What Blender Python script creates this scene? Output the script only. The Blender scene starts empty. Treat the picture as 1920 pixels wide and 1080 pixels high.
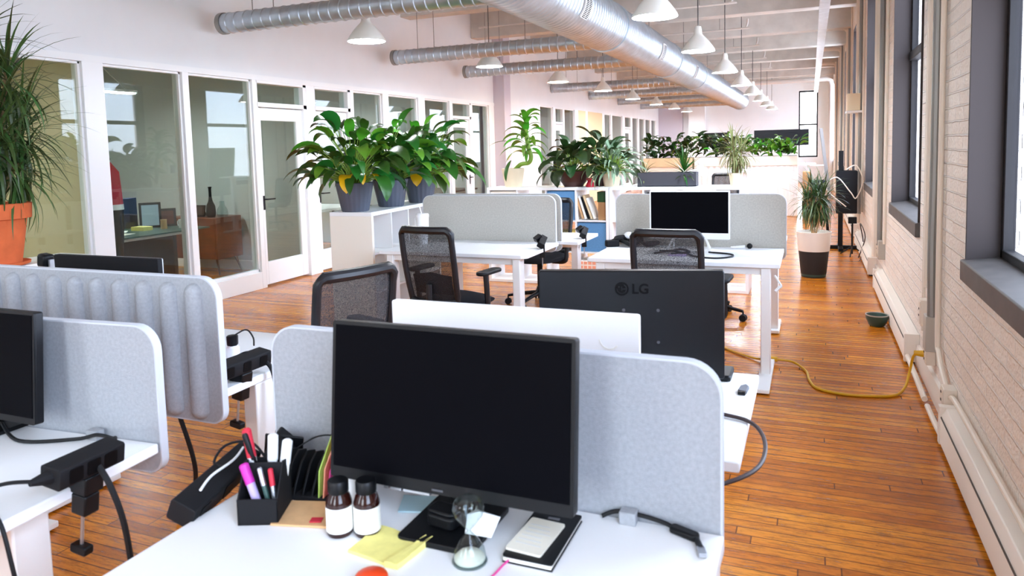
import bpy, math, random
from mathutils import Vector, Matrix, Euler
R = math.radians
rnd = random.Random(7)
scn = bpy.context.scene
col = scn.collection

# ------------------------------------------------------------------ camera
cam_d = bpy.data.cameras.new('camera'); cam = bpy.data.objects.new('camera', cam_d); col.objects.link(cam)
YAW, PIT, ROL = -0.395547, -0.082785, -0.026564
fw = Vector((math.sin(YAW)*math.cos(PIT), math.cos(YAW)*math.cos(PIT), math.sin(PIT)))
rt = Vector((math.cos(YAW), -math.sin(YAW), 0)); up = rt.cross(fw)
r2 = rt*math.cos(ROL) + up*math.sin(ROL); u2 = -rt*math.sin(ROL) + up*math.cos(ROL)
cam.matrix_world = Matrix(((r2.x, u2.x, -fw.x, 0), (r2.y, u2.y, -fw.y, 0), (r2.z, u2.z, -fw.z, 1.5), (0, 0, 0, 1)))
cam_d.sensor_width = 36; cam_d.lens = 1358.76/1920*36
cam_d.shift_x = (960-954.71)/1920; cam_d.shift_y = (391.27-540)/1920
cam_d.clip_start = .05; cam_d.clip_end = 200
cam_d.dof.use_dof = True; cam_d.dof.focus_distance = 6.0; cam_d.dof.aperture_fstop = 6.0
scn.camera = cam

# ------------------------------------------------------------------ world, daylight, exposure
w = bpy.data.worlds.new('overcast_sky'); scn.world = w; w.use_nodes = True
nt = w.node_tree; nt.nodes.clear()
wo = nt.nodes.new('ShaderNodeOutputWorld'); bg = nt.nodes.new('ShaderNodeBackground')
tc = nt.nodes.new('ShaderNodeTexCoord'); sx = nt.nodes.new('ShaderNodeSeparateXYZ'); cr = nt.nodes.new('ShaderNodeValToRGB')
nt.links.new(tc.outputs['Generated'], sx.inputs[0]); nt.links.new(sx.outputs[2], cr.inputs[0])
cr.color_ramp.elements[0].position = 0.0; cr.color_ramp.elements[0].color = (.70, .71, .72, 1)
cr.color_ramp.elements[1].position = .12; cr.color_ramp.elements[1].color = (.80, .90, 1, 1)
nt.links.new(cr.outputs[0], bg.inputs[0]); bg.inputs[1].default_value = 8.0
nt.links.new(bg.outputs[0], wo.inputs[0])

def portal(name, loc, rot, sx_, sy_):
    d = bpy.data.lights.new(name, 'AREA'); d.shape = 'RECTANGLE'; d.size = sx_; d.size_y = sy_
    d.cycles.is_portal = True
    o = bpy.data.objects.new(name, d); col.objects.link(o); o.location = loc; o.rotation_euler = rot
WINS = [(2.10+3.35*k, 3.85+3.35*k) for k in range(-1, 8)]
for (a, b) in WINS:
    portal('window_daylight', (.84, (a+b)/2, 2.1), (0, R(90), 0), 2.4, b-a)
for xx in (-4.05, -.95):
    portal('window_daylight', (xx, -3.05, 2.0), (R(90), 0, 0), 1.1, 2.6)

vs = scn.view_settings
vs.view_transform = 'Standard'; vs.look = 'None'; vs.gamma = 1; vs.use_curve_mapping = False
vs.exposure = 1.1
cy = scn.cycles
cy.max_bounces = 9; cy.diffuse_bounces = 5; cy.glossy_bounces = 4; cy.transmission_bounces = 6; cy.transparent_max_bounces = 24
cy.sample_clamp_indirect = 8; cy.caustics_reflective = False; cy.caustics_refractive = False
cy.use_denoising = True

# ------------------------------------------------------------------ materials
def newmat(name):
    m = bpy.data.materials.new(name); m.use_nodes = True
    return m, m.node_tree, m.node_tree.nodes['Principled BSDF']
def srgb(h):
    h = h.lstrip('#'); c = [int(h[i:i+2], 16)/255 for i in (0, 2, 4)]
    return tuple((x/12.92 if x <= .04045 else ((x+.055)/1.055)**2.4) for x in c) + (1,)
def mat(name, hexc, rough=.5, metal=0, spec=.5, noise=0, nscale=40, bump=0, bscale=200, var=0, emit=0):
    m, t, b = newmat(name)
    c = srgb(hexc)
    b.inputs['Base Color'].default_value = c; b.inputs['Roughness'].default_value = rough
    b.inputs['Metallic'].default_value = metal; b.inputs['Specular IOR Level'].default_value = spec
    if emit:
        b.inputs['Emission Color'].default_value = c; b.inputs['Emission Strength'].default_value = emit
    L = t.links
    if noise or var or bump:
        tcx = t.nodes.new('ShaderNodeTexCoord')
    if noise:
        n = t.nodes.new('ShaderNodeTexNoise'); n.inputs['Scale'].default_value = nscale; n.inputs['Detail'].default_value = 4
        L.new(tcx.outputs['Object'], n.inputs['Vector'])
        mx = t.nodes.new('ShaderNodeMix'); mx.data_type = 'RGBA'
        mx.inputs[6].default_value = tuple(max(0, x*(1-noise)) for x in c[:3])+(1,)
        mx.inputs[7].default_value = tuple(min(1, x*(1+noise)) for x in c[:3])+(1,)
        rr = t.nodes.new('ShaderNodeMapRange'); rr.inputs[1].default_value = .3; rr.inputs[2].default_value = .7
        L.new(n.outputs['Fac'], rr.inputs[0]); L.new(rr.outputs[0], mx.inputs[0]); L.new(mx.outputs[2], b.inputs['Base Color'])
    if var:
        g = t.nodes.new('ShaderNodeNewGeometry'); hs = t.nodes.new('ShaderNodeHueSaturation')
        m1 = t.nodes.new('ShaderNodeMapRange'); m1.inputs[3].default_value = .5-var*.12; m1.inputs[4].default_value = .5+var*.04
        m2 = t.nodes.new('ShaderNodeMapRange'); m2.inputs[3].default_value = 1-var; m2.inputs[4].default_value = 1+var
        L.new(g.outputs['Random Per Island'], m1.inputs[0]); L.new(g.outputs['Random Per Island'], m2.inputs[0])
        L.new(m1.outputs[0], hs.inputs['Hue']); L.new(m2.outputs[0], hs.inputs['Value']); hs.inputs['Color'].default_value = c
        L.new(hs.outputs[0], b.inputs['Base Color'])
    if bump:
        n2 = t.nodes.new('ShaderNodeTexNoise'); n2.inputs['Scale'].default_value = bscale; n2.inputs['Detail'].default_value = 5
        L.new(tcx.outputs['Object'], n2.inputs['Vector'])
        bp = t.nodes.new('ShaderNodeBump'); bp.inputs['Strength'].default_value = bump; bp.inputs['Distance'].default_value = .004
        L.new(n2.outputs['Fac'], bp.inputs['Height']); L.new(bp.outputs[0], b.inputs['Normal'])
    return m

M = {}
M['white'] = mat('white_laminate', '#f1f2f3', .35, spec=.4)
M['white_warm'] = mat('cream_laminate', '#efe9dc', .45, spec=.35)
M['white_metal'] = mat('white_powder_coat', '#eeeeec', .4)
M['plaster'] = mat('white_plaster', '#e7ebee', .85, spec=.2, noise=.015, nscale=3)
M['trimwhite'] = mat('white_gloss_paint', '#eef1f2', .4)
M['pilaster'] = mat('lavender_grey_tone', '#c9c4cf', .8, spec=.2)
M['felt'] = mat('grey_felt', '#a6a9ae', .95, spec=.1, noise=.09, nscale=110, bump=.5, bscale=500)
M['felt_warm'] = mat('warm_grey_felt', '#bcb9b0', .95, spec=.1, noise=.10, nscale=90, bump=.5, bscale=500)
M['felt_edge'] = mat('pale_felt_edge', '#c6cad1', .85, spec=.15)
M['felt_grey'] = mat('dark_felt', '#6d6d72', .9)
M['black'] = mat('black_plastic', '#0c0d10', .4, spec=.25)
M['black_soft'] = mat('black_rubber', '#101114', .6, spec=.3)
M['black_matte'] = mat('black_matte', '#151518', .75, spec=.25)
M['screen'] = mat('dark_screen', '#06060a', .45, spec=.03)
M['screen_back'] = mat('charcoal_monitor_back', '#0b0c11', .42, spec=.3)
M['logo'] = mat('dark_logo', '#060608', .6, spec=.12)
M['grey_dot'] = mat('grey_screw', '#4a4a50', .5)
M['chair_frame'] = mat('chair_black', '#15161b', .38)
M['chair_fabric'] = mat('chair_fabric', '#17171c', .9, spec=.2, noise=.2, nscale=200)
M['silver'] = mat('brushed_silver', '#b9bcc2', .35, metal=.9)
M['galv'] = mat('galvanised_steel', '#bcc6cf', .36, metal=.85, noise=.12, nscale=9)
M['steel_grey'] = mat('grey_steel_conduit', '#8c8a86', .45, metal=.4)
M['conduit_paint'] = mat('cream_painted_conduit', '#e5d9ca', .55)
M['box_grey'] = mat('grey_box', '#b3ada3', .5)
M['heater'] = mat('cream_heater', '#f0e8de', .45)
M['heater_gap'] = mat('heater_shadow_gap', '#4e463f', .8)
M['lamp_white'] = mat('white_enamel', '#f2f1ea', .35)
M['bulb'] = mat('lamp_glow', '#f4f8ff', .5, emit=75)
M['office_light'] = mat('office_strip_glow', '#f6fbff', .5, emit=60)
M['bulb_warm'] = mat('lamp_glow_warm', '#ffe2ae', .5, emit=70)
M['cord'] = mat('dark_cord', '#3c3a3a', .6)
M['beam'] = mat('painted_timber', '#c8c6c0', .8, spec=.2, noise=.1, nscale=4, bump=.3, bscale=30)
M['pipe'] = mat('painted_pipe', '#cfcac4', .55)
M['winframe'] = mat('dark_window_frame', '#211f20', .5, spec=.2)
M['winsill'] = mat('slate_sill', '#46413e', .5, noise=.2, nscale=12)
M['jamb'] = mat('grey_jamb', '#3a3433', .7, spec=.12)
M['terracotta'] = mat('terracotta', '#cf6a3f', .75, noise=.12, nscale=10, spec=.2)
M['soil'] = mat('soil', '#2a211b', .95, bump=.8, bscale=120)
M['pot_grey'] = mat('slate_pot', '#545a68', .5)
M['pot_cream'] = mat('cream_pot', '#ead9bb', .6)
M['pot_brown'] = mat('brown_plastic_pot', '#4a2c28', .4)
M['pot_white'] = mat('white_pot', '#efe9df', .55)
M['pot_black'] = mat('black_pot', '#1b1b1d', .6)
M['pot_dark'] = mat('dark_planter', '#3b3b43', .5)
M['trunk'] = mat('trunk', '#8a7350', .85, noise=.25, nscale=30)
M['caneg'] = mat('green_cane', '#7fa03a', .6)
def leafmat(name, hexc, var=.45, rough=.38):
    m = mat(name, hexc, rough, spec=.45, var=var)
    t = m.node_tree; b = t.nodes['Principled BSDF']; out = t.nodes['Material Output']
    tr = t.nodes.new('ShaderNodeBsdfTranslucent'); mx = t.nodes.new('ShaderNodeMixShader'); mx.inputs[0].default_value = .12
    hs = [n for n in t.nodes if n.type == 'HUE_SAT'][0]
    t.links.new(hs.outputs[0], tr.inputs[0]); t.links.new(b.outputs[0], mx.inputs[1]); t.links.new(tr.outputs[0], mx.inputs[2])
    t.links.new(mx.outputs[0], out.inputs[0])
    return m
M['leaf'] = leafmat('glossy_green_leaf', '#225a1a', .5)
M['leaf_bright'] = leafmat('fresh_green_leaf', '#4f9426', .4)
M['leaf_dark'] = leafmat('dark_green_leaf', '#24431f', .5)
M['leaf_spike'] = leafmat('dracaena_leaf', '#3a5a2c', .5)
M['leaf_olive'] = leafmat('olive_leaf', '#7d8452', .4, .6)
M['leaf_pale'] = leafmat('variegated_leaf', '#86a487', .35, .5)
M['leaf_yellow'] = leafmat('yellow_leaf', '#e3b512', .2)
M['wood'] = mat('walnut', '#6b3219', .4, noise=.35, nscale=6)
M['wood_light'] = mat('light_wood', '#c79c6b', .6, noise=.12, nscale=10)
M['tan'] = mat('tan_board', '#d9c19a', .7, noise=.05, nscale=10)
M['kraft'] = mat('kraft_paper', '#d4a878', .8, noise=.1, nscale=30)
M['blue_bin'] = mat('blue_fabric_bin', '#5f8fbd', .9, spec=.1, noise=.1, nscale=90)
M['yellow'] = mat('yellow_cloth', '#efe58a', .85, noise=.05, nscale=60)
M['cable_yellow'] = mat('yellow_cable', '#d9a514', .5)
M['cable_brown'] = mat('grey_brown_cable', '#3c2f30', .5)
M['orange'] = mat('orange_red', '#e8481c', .4)
M['pink'] = mat('pink', '#e04a96', .5)
M['magenta'] = mat('magenta', '#c22aa2', .5)
M['red'] = mat('red', '#c5243a', .6)
M['green'] = mat('lime', '#b6d86a', .6)
M['teal'] = mat('dark_green_plastic', '#34524b', .35)
M['lavender'] = mat('lavender', '#b9a8d6', .6)
M['peach'] = mat('peach', '#f0a384', .6)
M['paper'] = mat('paper', '#f4f2ea', .8)
M['bluepaper'] = mat('pale_blue_paper', '#b4d2da', .8)
M['notepage'] = mat('cream_card', '#efeada', .8)
M['amber'] = mat('amber_glass', '#2a0f0a', .12)
M['label'] = mat('bottle_label', '#f3f2ec', .6)
M['navy'] = mat('navy', '#232a4c', .6)
M['brownthing'] = mat('brown_card', '#a97e56', .8)
M['pinkwhite'] = mat('pale_pink', '#f0dcdc', .6)
M['brown_dark'] = mat('dark_brown', '#382419', .6)
M['office_grey'] = mat('grey_office_wall', '#c3c8c6', .9, spec=.1)
M['office_beige'] = mat('beige_office_wall', '#cfc4a2', .9, spec=.1)
M['office_cream'] = mat('cream_office_wall', '#ecd9b0', .9, spec=.1)
M['photo_blue'] = mat('photo_sky', '#aec6dd', .4)
M['ground_white'] = mat('white_soft', '#eeeeee', .7)

def glassmat(name, tint='#e9efec', refl=1.0, milky=0):
    m, t, b = newmat(name); t.nodes.remove(b); out = t.nodes['Material Output']
    tr = t.nodes.new('ShaderNodeBsdfTransparent'); tr.inputs[0].default_value = srgb(tint)
    gl = t.nodes.new('ShaderNodeBsdfGlossy'); gl.inputs['Roughness'].default_value = .01
    fr = t.nodes.new('ShaderNodeFresnel'); fr.inputs[0].default_value = 1.5
    ge = t.nodes.new('ShaderNodeNewGeometry'); io = t.nodes.new('ShaderNodeMapRange'); io.inputs[3].default_value = 1.5; io.inputs[4].default_value = 1/1.5
    t.links.new(ge.outputs['Backfacing'], io.inputs[0]); t.links.new(io.outputs[0], fr.inputs[0])
    mu = t.nodes.new('ShaderNodeMath'); mu.operation = 'MULTIPLY'; mu.inputs[1].default_value = refl; mu.use_clamp = True
    mx = t.nodes.new('ShaderNodeMixShader')
    t.links.new(fr.outputs[0], mu.inputs[0]); t.links.new(mu.outputs[0], mx.inputs[0])
    t.links.new(tr.outputs[0], mx.inputs[1]); t.links.new(gl.outputs[0], mx.inputs[2])
    t.links.new(mx.outputs[0], out.inputs[0])
    return m
M['glass'] = glassmat('partition_glass', '#e6ede9', .9)
M['winglass'] = glassmat('window_glass', '#f2f6ff', .8)
M['clear'] = glassmat('clear_glass', '#e9f1f0', 1.2)

# chair mesh: fine woven holes
def meshmat():
    m, t, b = newmat('black_woven_mesh'); out = t.nodes['Material Output']
    b.inputs['Base Color'].default_value = srgb('#1b1a20'); b.inputs['Roughness'].default_value = .7
    tcx = t.nodes.new('ShaderNodeTexCoord'); ck = t.nodes.new('ShaderNodeTexNoise'); ck.inputs['Scale'].default_value = 260
    t.links.new(tcx.outputs['Object'], ck.inputs['Vector'])
    mr = t.nodes.new('ShaderNodeMapRange'); mr.inputs[1].default_value = .35; mr.inputs[2].default_value = .65
    mr.inputs[3].default_value = .70; mr.inputs[4].default_value = .95
    t.links.new(ck.outputs['Fac'], mr.inputs[0])
    tr = t.nodes.new('ShaderNodeBsdfTransparent'); mx = t.nodes.new('ShaderNodeMixShader')
    t.links.new(mr.outputs[0], mx.inputs[0]); t.links.new(tr.outputs[0], mx.inputs[1]); t.links.new(b.outputs[0], mx.inputs[2])
    t.links.new(mx.outputs[0], out.inputs[0])
    return m
M['mesh'] = meshmat()

# worn, varnished strip flooring running across the room
def floormat():
    m, t, b = newmat('varnished_maple_strips'); L = t.links
    g = t.nodes.new('ShaderNodeNewGeometry')
    br = t.nodes.new('ShaderNodeTexBrick'); br.offset = 0; br.squash = 1
    br.inputs['Color1'].default_value = (0, 0, 0, 1); br.inputs['Color2'].default_value = (1, 1, 1, 1)
    br.inputs['Mortar'].default_value = (.5, .5, .5, 1)
    br.inputs['Scale'].default_value = 1; br.inputs['Brick Width'].default_value = 1.3; br.inputs['Row Height'].default_value = .057
    br.inputs['Mortar Size'].default_value = .003; br.inputs['Mortar Smooth'].default_value = .3; br.inputs['Bias'].default_value = 0
    sp = t.nodes.new('ShaderNodeSeparateXYZ'); L.new(g.outputs['Position'], sp.inputs[0])
    dv = t.nodes.new('ShaderNodeMath'); dv.operation = 'DIVIDE'; dv.inputs[1].default_value = .057; L.new(sp.outputs[1], dv.inputs[0])
    fl = t.nodes.new('ShaderNodeMath'); fl.operation = 'FLOOR'; L.new(dv.outputs[0], fl.inputs[0])
    wn = t.nodes.new('ShaderNodeTexWhiteNoise'); wn.noise_dimensions = '1D'; L.new(fl.outputs[0], wn.inputs['W'])
    ma = t.nodes.new('ShaderNodeMath'); ma.operation = 'MULTIPLY_ADD'; ma.inputs[1].default_value = 7.3; L.new(wn.outputs['Value'], ma.inputs[0]); L.new(sp.outputs[0], ma.inputs[2])
    cb = t.nodes.new('ShaderNodeCombineXYZ'); L.new(ma.outputs[0], cb.inputs[0]); L.new(sp.outputs[1], cb.inputs[1])
    L.new(cb.outputs[0], br.inputs['Vector'])
    ramp = t.nodes.new('ShaderNodeValToRGB')
    e = ramp.color_ramp.elements
    e[0].color = srgb('#7c3808'); e[1].color = srgb('#f5a530')
    x = e.new(.5); x.color = srgb('#cc7418')
    mp = t.nodes.new('ShaderNodeMapping'); mp.inputs['Scale'].default_value = (2.2, 26, 1)
    L.new(g.outputs['Position'], mp.inputs['Vector'])
    n1 = t.nodes.new('ShaderNodeTexNoise'); n1.inputs['Scale'].default_value = 1.6; n1.inputs['Detail'].default_value = 8; n1.inputs['Roughness'].default_value = .7
    L.new(mp.outputs[0], n1.inputs['Vector'])
    ad = t.nodes.new('ShaderNodeMix'); ad.data_type = 'FLOAT'; ad.inputs[0].default_value = .55
    L.new(br.outputs['Color'], ad.inputs[2]); L.new(n1.outputs['Fac'], ad.inputs[3])
    L.new(ad.outputs[0], ramp.inputs[0])
    # dark scuffs and open grain
    mp2 = t.nodes.new('ShaderNodeMapping'); mp2.inputs['Scale'].default_value = (3.4, 22, 1)
    L.new(g.outputs['Position'], mp2.inputs['Vector'])
    n2 = t.nodes.new('ShaderNodeTexNoise'); n2.inputs['Scale'].default_value = 2.6; n2.inputs['Detail'].default_value = 10; n2.inputs['Roughness'].default_value = .75
    L.new(mp2.outputs[0], n2.inputs['Vector'])
    sc = t.nodes.new('ShaderNodeMapRange'); sc.inputs[1].default_value = .47; sc.inputs[2].default_value = .62; sc.inputs[3].default_value = 0; sc.inputs[4].default_value = .62
    L.new(n2.outputs['Fac'], sc.inputs[0])
    mx = t.nodes.new('ShaderNodeMix'); mx.data_type = 'RGBA'; mx.inputs[7].default_value = srgb('#4a220b')
    mp3 = t.nodes.new('ShaderNodeMapping'); mp3.inputs['Scale'].default_value = (18, 60, 1); L.new(g.outputs['Position'], mp3.inputs['Vector'])
    n3 = t.nodes.new('ShaderNodeTexNoise'); n3.inputs['Scale'].default_value = 2; n3.inputs['Detail'].default_value = 3; L.new(mp3.outputs[0], n3.inputs['Vector'])
    s3 = t.nodes.new('ShaderNodeMapRange'); s3.inputs[1].default_value = .66; s3.inputs[2].default_value = .74; s3.inputs[4].default_value = .8; L.new(n3.outputs['Fac'], s3.inputs[0])
    mxx = t.nodes.new('ShaderNodeMath'); mxx.operation = 'MAXIMUM'; L.new(s3.outputs[0], mxx.inputs[0]); L.new(sc.outputs[0], mxx.inputs[1])
    L.new(mxx.outputs[0], mx.inputs[0]); L.new(ramp.outputs[0], mx.inputs[6])
    mx2 = t.nodes.new('ShaderNodeMix'); mx2.data_type = 'RGBA'; mx2.inputs[7].default_value = srgb('#3a1d0c')
    mm = t.nodes.new('ShaderNodeMath'); mm.operation = 'MULTIPLY'; mm.inputs[1].default_value = .8
    L.new(br.outputs['Fac'], mm.inputs[0]); L.new(mm.outputs[0], mx2.inputs[0]); L.new(mx.outputs[2], mx2.inputs[6])
    L.new(mx2.outputs[2], b.inputs['Base Color'])
    rr = t.nodes.new('ShaderNodeMapRange'); rr.inputs[3].default_value = .14; rr.inputs[4].default_value = .36
    L.new(n2.outputs['Fac'], rr.inputs[0]); L.new(rr.outputs[0], b.inputs['Roughness'])
    b.inputs['Specular IOR Level'].default_value = .5
    bp = t.nodes.new('ShaderNodeBump'); bp.inputs['Strength'].default_value = .25; bp.inputs['Distance'].default_value = .002
    L.new(n1.outputs['Fac'], bp.inputs['Height']); L.new(bp.outputs[0], b.inputs['Normal'])
    return m
M['floor'] = floormat()

# cream painted brick: courses in the wall's own plane
def brickmat():
    m, t, b = newmat('cream_painted_brick'); L = t.links
    g = t.nodes.new('ShaderNodeNewGeometry'); s = t.nodes.new('ShaderNodeSeparateXYZ'); c = t.nodes.new('ShaderNodeCombineXYZ')
    L.new(g.outputs['Position'], s.inputs[0])
    sm = t.nodes.new('ShaderNodeMath'); sm.operation = 'ADD'
    L.new(s.outputs[0], sm.inputs[0]); L.new(s.outputs[1], sm.inputs[1])
    L.new(sm.outputs[0], c.inputs[0]); L.new(s.outputs[2], c.inputs[1])
    n0 = t.nodes.new('ShaderNodeTexNoise'); n0.inputs['Scale'].default_value = 9; n0.inputs['Detail'].default_value = 3
    L.new(g.outputs['Position'], n0.inputs['Vector'])
    va = t.nodes.new('ShaderNodeVectorMath'); va.operation = 'SCALE'; va.inputs['Scale'].default_value = .012
    L.new(n0.outputs['Color'], va.inputs[0])
    vb = t.nodes.new('ShaderNodeVectorMath'); vb.operation = 'ADD'
    L.new(c.outputs[0], vb.inputs[0]); L.new(va.outputs[0], vb.inputs[1])
    br = t.nodes.new('ShaderNodeTexBrick'); br.offset = .5
    br.inputs['Scale'].default_value = 1; br.inputs['Brick Width'].default_value = .21; br.inputs['Row Height'].default_value = .072
    br.inputs['Mortar Size'].default_value = .006; br.inputs['Mortar Smooth'].default_value = .6
    br.inputs['Color1'].default_value = srgb('#f5ece2'); br.inputs['Color2'].default_value = srgb('#efe3d7'); br.inputs['Mortar'].default_value = srgb('#faf5ee')
    L.new(vb.outputs[0], br.inputs['Vector'])
    n1 = t.nodes.new('ShaderNodeTexNoise'); n1.inputs['Scale'].default_value = 60; n1.inputs['Detail'].default_value = 6
    L.new(g.outputs['Position'], n1.inputs['Vector'])
    L.new(br.outputs['Color'], b.inputs['Base Color'])
    b.inputs['Roughness'].default_value = .55; b.inputs['Specular IOR Level'].default_value = .3
    h = t.nodes.new('ShaderNodeMath'); h.operation = 'MULTIPLY_ADD'; h.inputs[1].default_value = .8
    L.new(br.outputs['Fac'], h.inputs[0]); L.new(n1.outputs['Fac'], h.inputs[2])
    bp = t.nodes.new('ShaderNodeBump'); bp.inputs['Strength'].default_value = 1.0; bp.inputs['Distance'].default_value = .014
    L.new(h.outputs[0], bp.inputs['Height']); L.new(bp.outputs[0], b.inputs['Normal'])
    return m
M['brick'] = brickmat()

# ------------------------------------------------------------------ mesh helpers
def catmull(pts, sub=8):
    P = [Vector(p) for p in pts]
    if len(P) < 3: return P
    out = []
    for i in range(len(P)-1):
        p0 = P[max(i-1, 0)]; p1 = P[i]; p2 = P[i+1]; p3 = P[min(i+2, len(P)-1)]
        for k in range(sub):
            t = k/sub
            out.append(.5*((2*p1) + (p2-p0)*t + (2*p0-5*p1+4*p2-p3)*t*t + (3*p1-p0-3*p2+p3)*t**3))
    out.append(P[-1]); return out

class MB:
    def __init__(s): s.v = []; s.f = []
    def add(s, vs_, fs):
        o = len(s.v); s.v += [tuple(v) for v in vs_]; s.f += [tuple(i+o for i in f) for f in fs]; return s
    def box(s, x0, x1, y0, y1, z0, z1):
        return s.add([(x0,y0,z0),(x1,y0,z0),(x1,y1,z0),(x0,y1,z0),(x0,y0,z1),(x1,y0,z1),(x1,y1,z1),(x0,y1,z1)],
                     [(3,2,1,0),(4,5,6,7),(0,1,5,4),(1,2,6,5),(2,3,7,6),(3,0,4,7)])
    def obox(s, c, size, rot=(0,0,0)):
        m = Euler(rot).to_matrix(); hx, hy, hz = [q/2 for q in size]; c = Vector(c)
        vs_ = [c + m @ Vector(p) for p in [(-hx,-hy,-hz),(hx,-hy,-hz),(hx,hy,-hz),(-hx,hy,-hz),(-hx,-hy,hz),(hx,-hy,hz),(hx,hy,hz),(-hx,hy,hz)]]
        return s.add(vs_, [(3,2,1,0),(4,5,6,7),(0,1,5,4),(1,2,6,5),(2,3,7,6),(3,0,4,7)])
    def prism(s, poly, axis, a, b):
        """extrude a 2D polygon; axis 'y': poly is (x,z); 'z': (x,y); 'x': (y,z)"""
        def P(p, t): return {'y': (p[0], t, p[1]), 'z': (p[0], p[1], t), 'x': (t, p[0], p[1])}[axis]
        n = len(poly); vs_ = [P(p, a) for p in poly]+[P(p, b) for p in poly]
        fs = [tuple(range(n))[::-1], tuple(range(n, 2*n))]+[(i, (i+1) % n, n+(i+1) % n, n+i) for i in range(n)]
        return s.add(vs_, fs)
    def lathe(s, prof, n=32, c=(0,0,0), flute=None):
        vs_ = []
        for (r, z) in prof:
            for k in range(n):
                a = 2*math.pi*k/n; rr = r
                if flute: rr = r*(1+flute[1]*math.cos(flute[0]*a))
                vs_.append((c[0]+rr*math.cos(a), c[1]+rr*math.sin(a), c[2]+z))
        fs = []
        for j in range(len(prof)-1):
            for k in range(n):
                k2 = (k+1) % n; fs.append((j*n+k, j*n+k2, (j+1)*n+k2, (j+1)*n+k))
        if prof[0][0] > 1e-5: fs.append(tuple(range(n))[::-1])
        if prof[-1][0] > 1e-5: fs.append(tuple(range((len(prof)-1)*n, len(prof)*n)))
        return s.add(vs_, fs)
    def lathe_open(s, prof, n=32, c=(0,0,0)):
        o = len(s.f); s.lathe(prof, n, c)
        s.f = s.f[:o] + [f for f in s.f[o:] if len(f) == 4]; return s
    def tube(s, pts, r, n=8, cap=True, flat=1.0):
        P = [Vector(p) for p in pts]; rs = r if isinstance(r, (list, tuple)) else [r]*len(P)
        vs_ = []; nrm = None
        for i, p in enumerate(P):
            t = (P[min(i+1, len(P)-1)]-P[max(i-1, 0)])
            if t.length < 1e-9: t = Vector((0,0,1))
            t.normalize()
            if nrm is None:
                nrm = t.cross(Vector((0,0,1)))
                if nrm.length < 1e-3: nrm = Vector((1,0,0))
            else: nrm = nrm - t*nrm.dot(t)
            nrm.normalize(); bn = t.cross(nrm)
            for k in range(n):
                a = 2*math.pi*k/n
                vs_.append(p + nrm*math.cos(a)*rs[i] + bn*math.sin(a)*rs[i]*flat)
        fs = [(i*n+k, i*n+(k+1) % n, (i+1)*n+(k+1) % n, (i+1)*n+k) for i in range(len(P)-1) for k in range(n)]
        if cap: fs += [tuple(range(n))[::-1], tuple(range((len(P)-1)*n, len(P)*n))]
        return s.add(vs_, fs)
    def cyl(s, a, b, r, r2=None, n=16): return s.tube([a, b], [r, r if r2 is None else r2], n)
    def sphere(s, c, r, n=16, m=10, sz=1):
        prof = [(max(r*math.sin(math.pi*j/m), 0), -r*sz*math.cos(math.pi*j/m)) for j in range(m+1)]
        prof[0] = (1e-6, prof[0][1]); prof[-1] = (1e-6, prof[-1][1])
        return s.lathe(prof, n, c)
    def leaf(s, base, az, length, width, elev, droop, fold=.25, n=6, sharp=1.0, twist=0.0):
        p = Vector(base); vs_ = []; e = elev
        side0 = Vector((-math.sin(az), math.cos(az), 0))
        for i in range(n+1):
            t = i/n
            d = Vector((math.cos(az)*math.cos(e), math.sin(az)*math.cos(e), math.sin(e)))
            up_ = side0.cross(d)*-1
            side = side0*math.cos(twist) + up_*math.sin(twist)
            q_ = (t**sharp)*.96+.03; wv = width*.5*2.7*(q_**.75)*((1-q_)**.85) if t < 1 else 0.0
            wv = max(wv, .0006)
            upv = Vector((0,0,1)) if abs(d.z) < .9 else up_
            vs_ += [p+side*wv+upv*wv*fold, p, p-side*wv+upv*wv*fold]
            p = p + d*(length/n); e -= droop/n
        fs = []
        for i in range(n):
            a = i*3; fs += [(a, a+1, a+4, a+3), (a+1, a+2, a+5, a+4)]
        return s.add(vs_, fs)
    def build(s, name, m, parent=None, loc=None, rot=None, ang=35, bevel=0, seg=2):
        me = bpy.data.meshes.new(name); me.from_pydata(s.v, [], s.f); me.update()
        o = bpy.data.objects.new(name, me); col.objects.link(o)
        me.materials.append(M[m] if isinstance(m, str) else m)
        if ang:
            me.shade_smooth(); me.set_sharp_from_angle(angle=R(ang))
        if parent: o.parent = parent
        if loc: o.location = loc
        if rot: o.rotation_euler = rot
        if bevel:
            b = o.modifiers.new('soft_edges', 'BEVEL'); b.width = bevel; b.segments = seg; b.limit_method = 'ANGLE'; b.angle_limit = R(40)
        return o

def rrect(w_, h_, r, n=6, x=0, z=0, rb=None):
    """rounded rectangle outline (x right, z up), r top corners, rb bottom corners"""
    rb = r if rb is None else rb; out = []
    for (cx_, cz_, a0, q) in ((w_/2-r, h_/2-r, 0, r), (-w_/2+r, h_/2-r, 90, r), (-w_/2+rb, -h_/2+rb, 180, rb), (w_/2-rb, -h_/2+rb, 270, rb)):
        for k in range(n+1):
            a = R(a0+90*k/n); out.append((x+cx_+q*math.cos(a), z+cz_+q*math.sin(a)))
    return out

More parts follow.
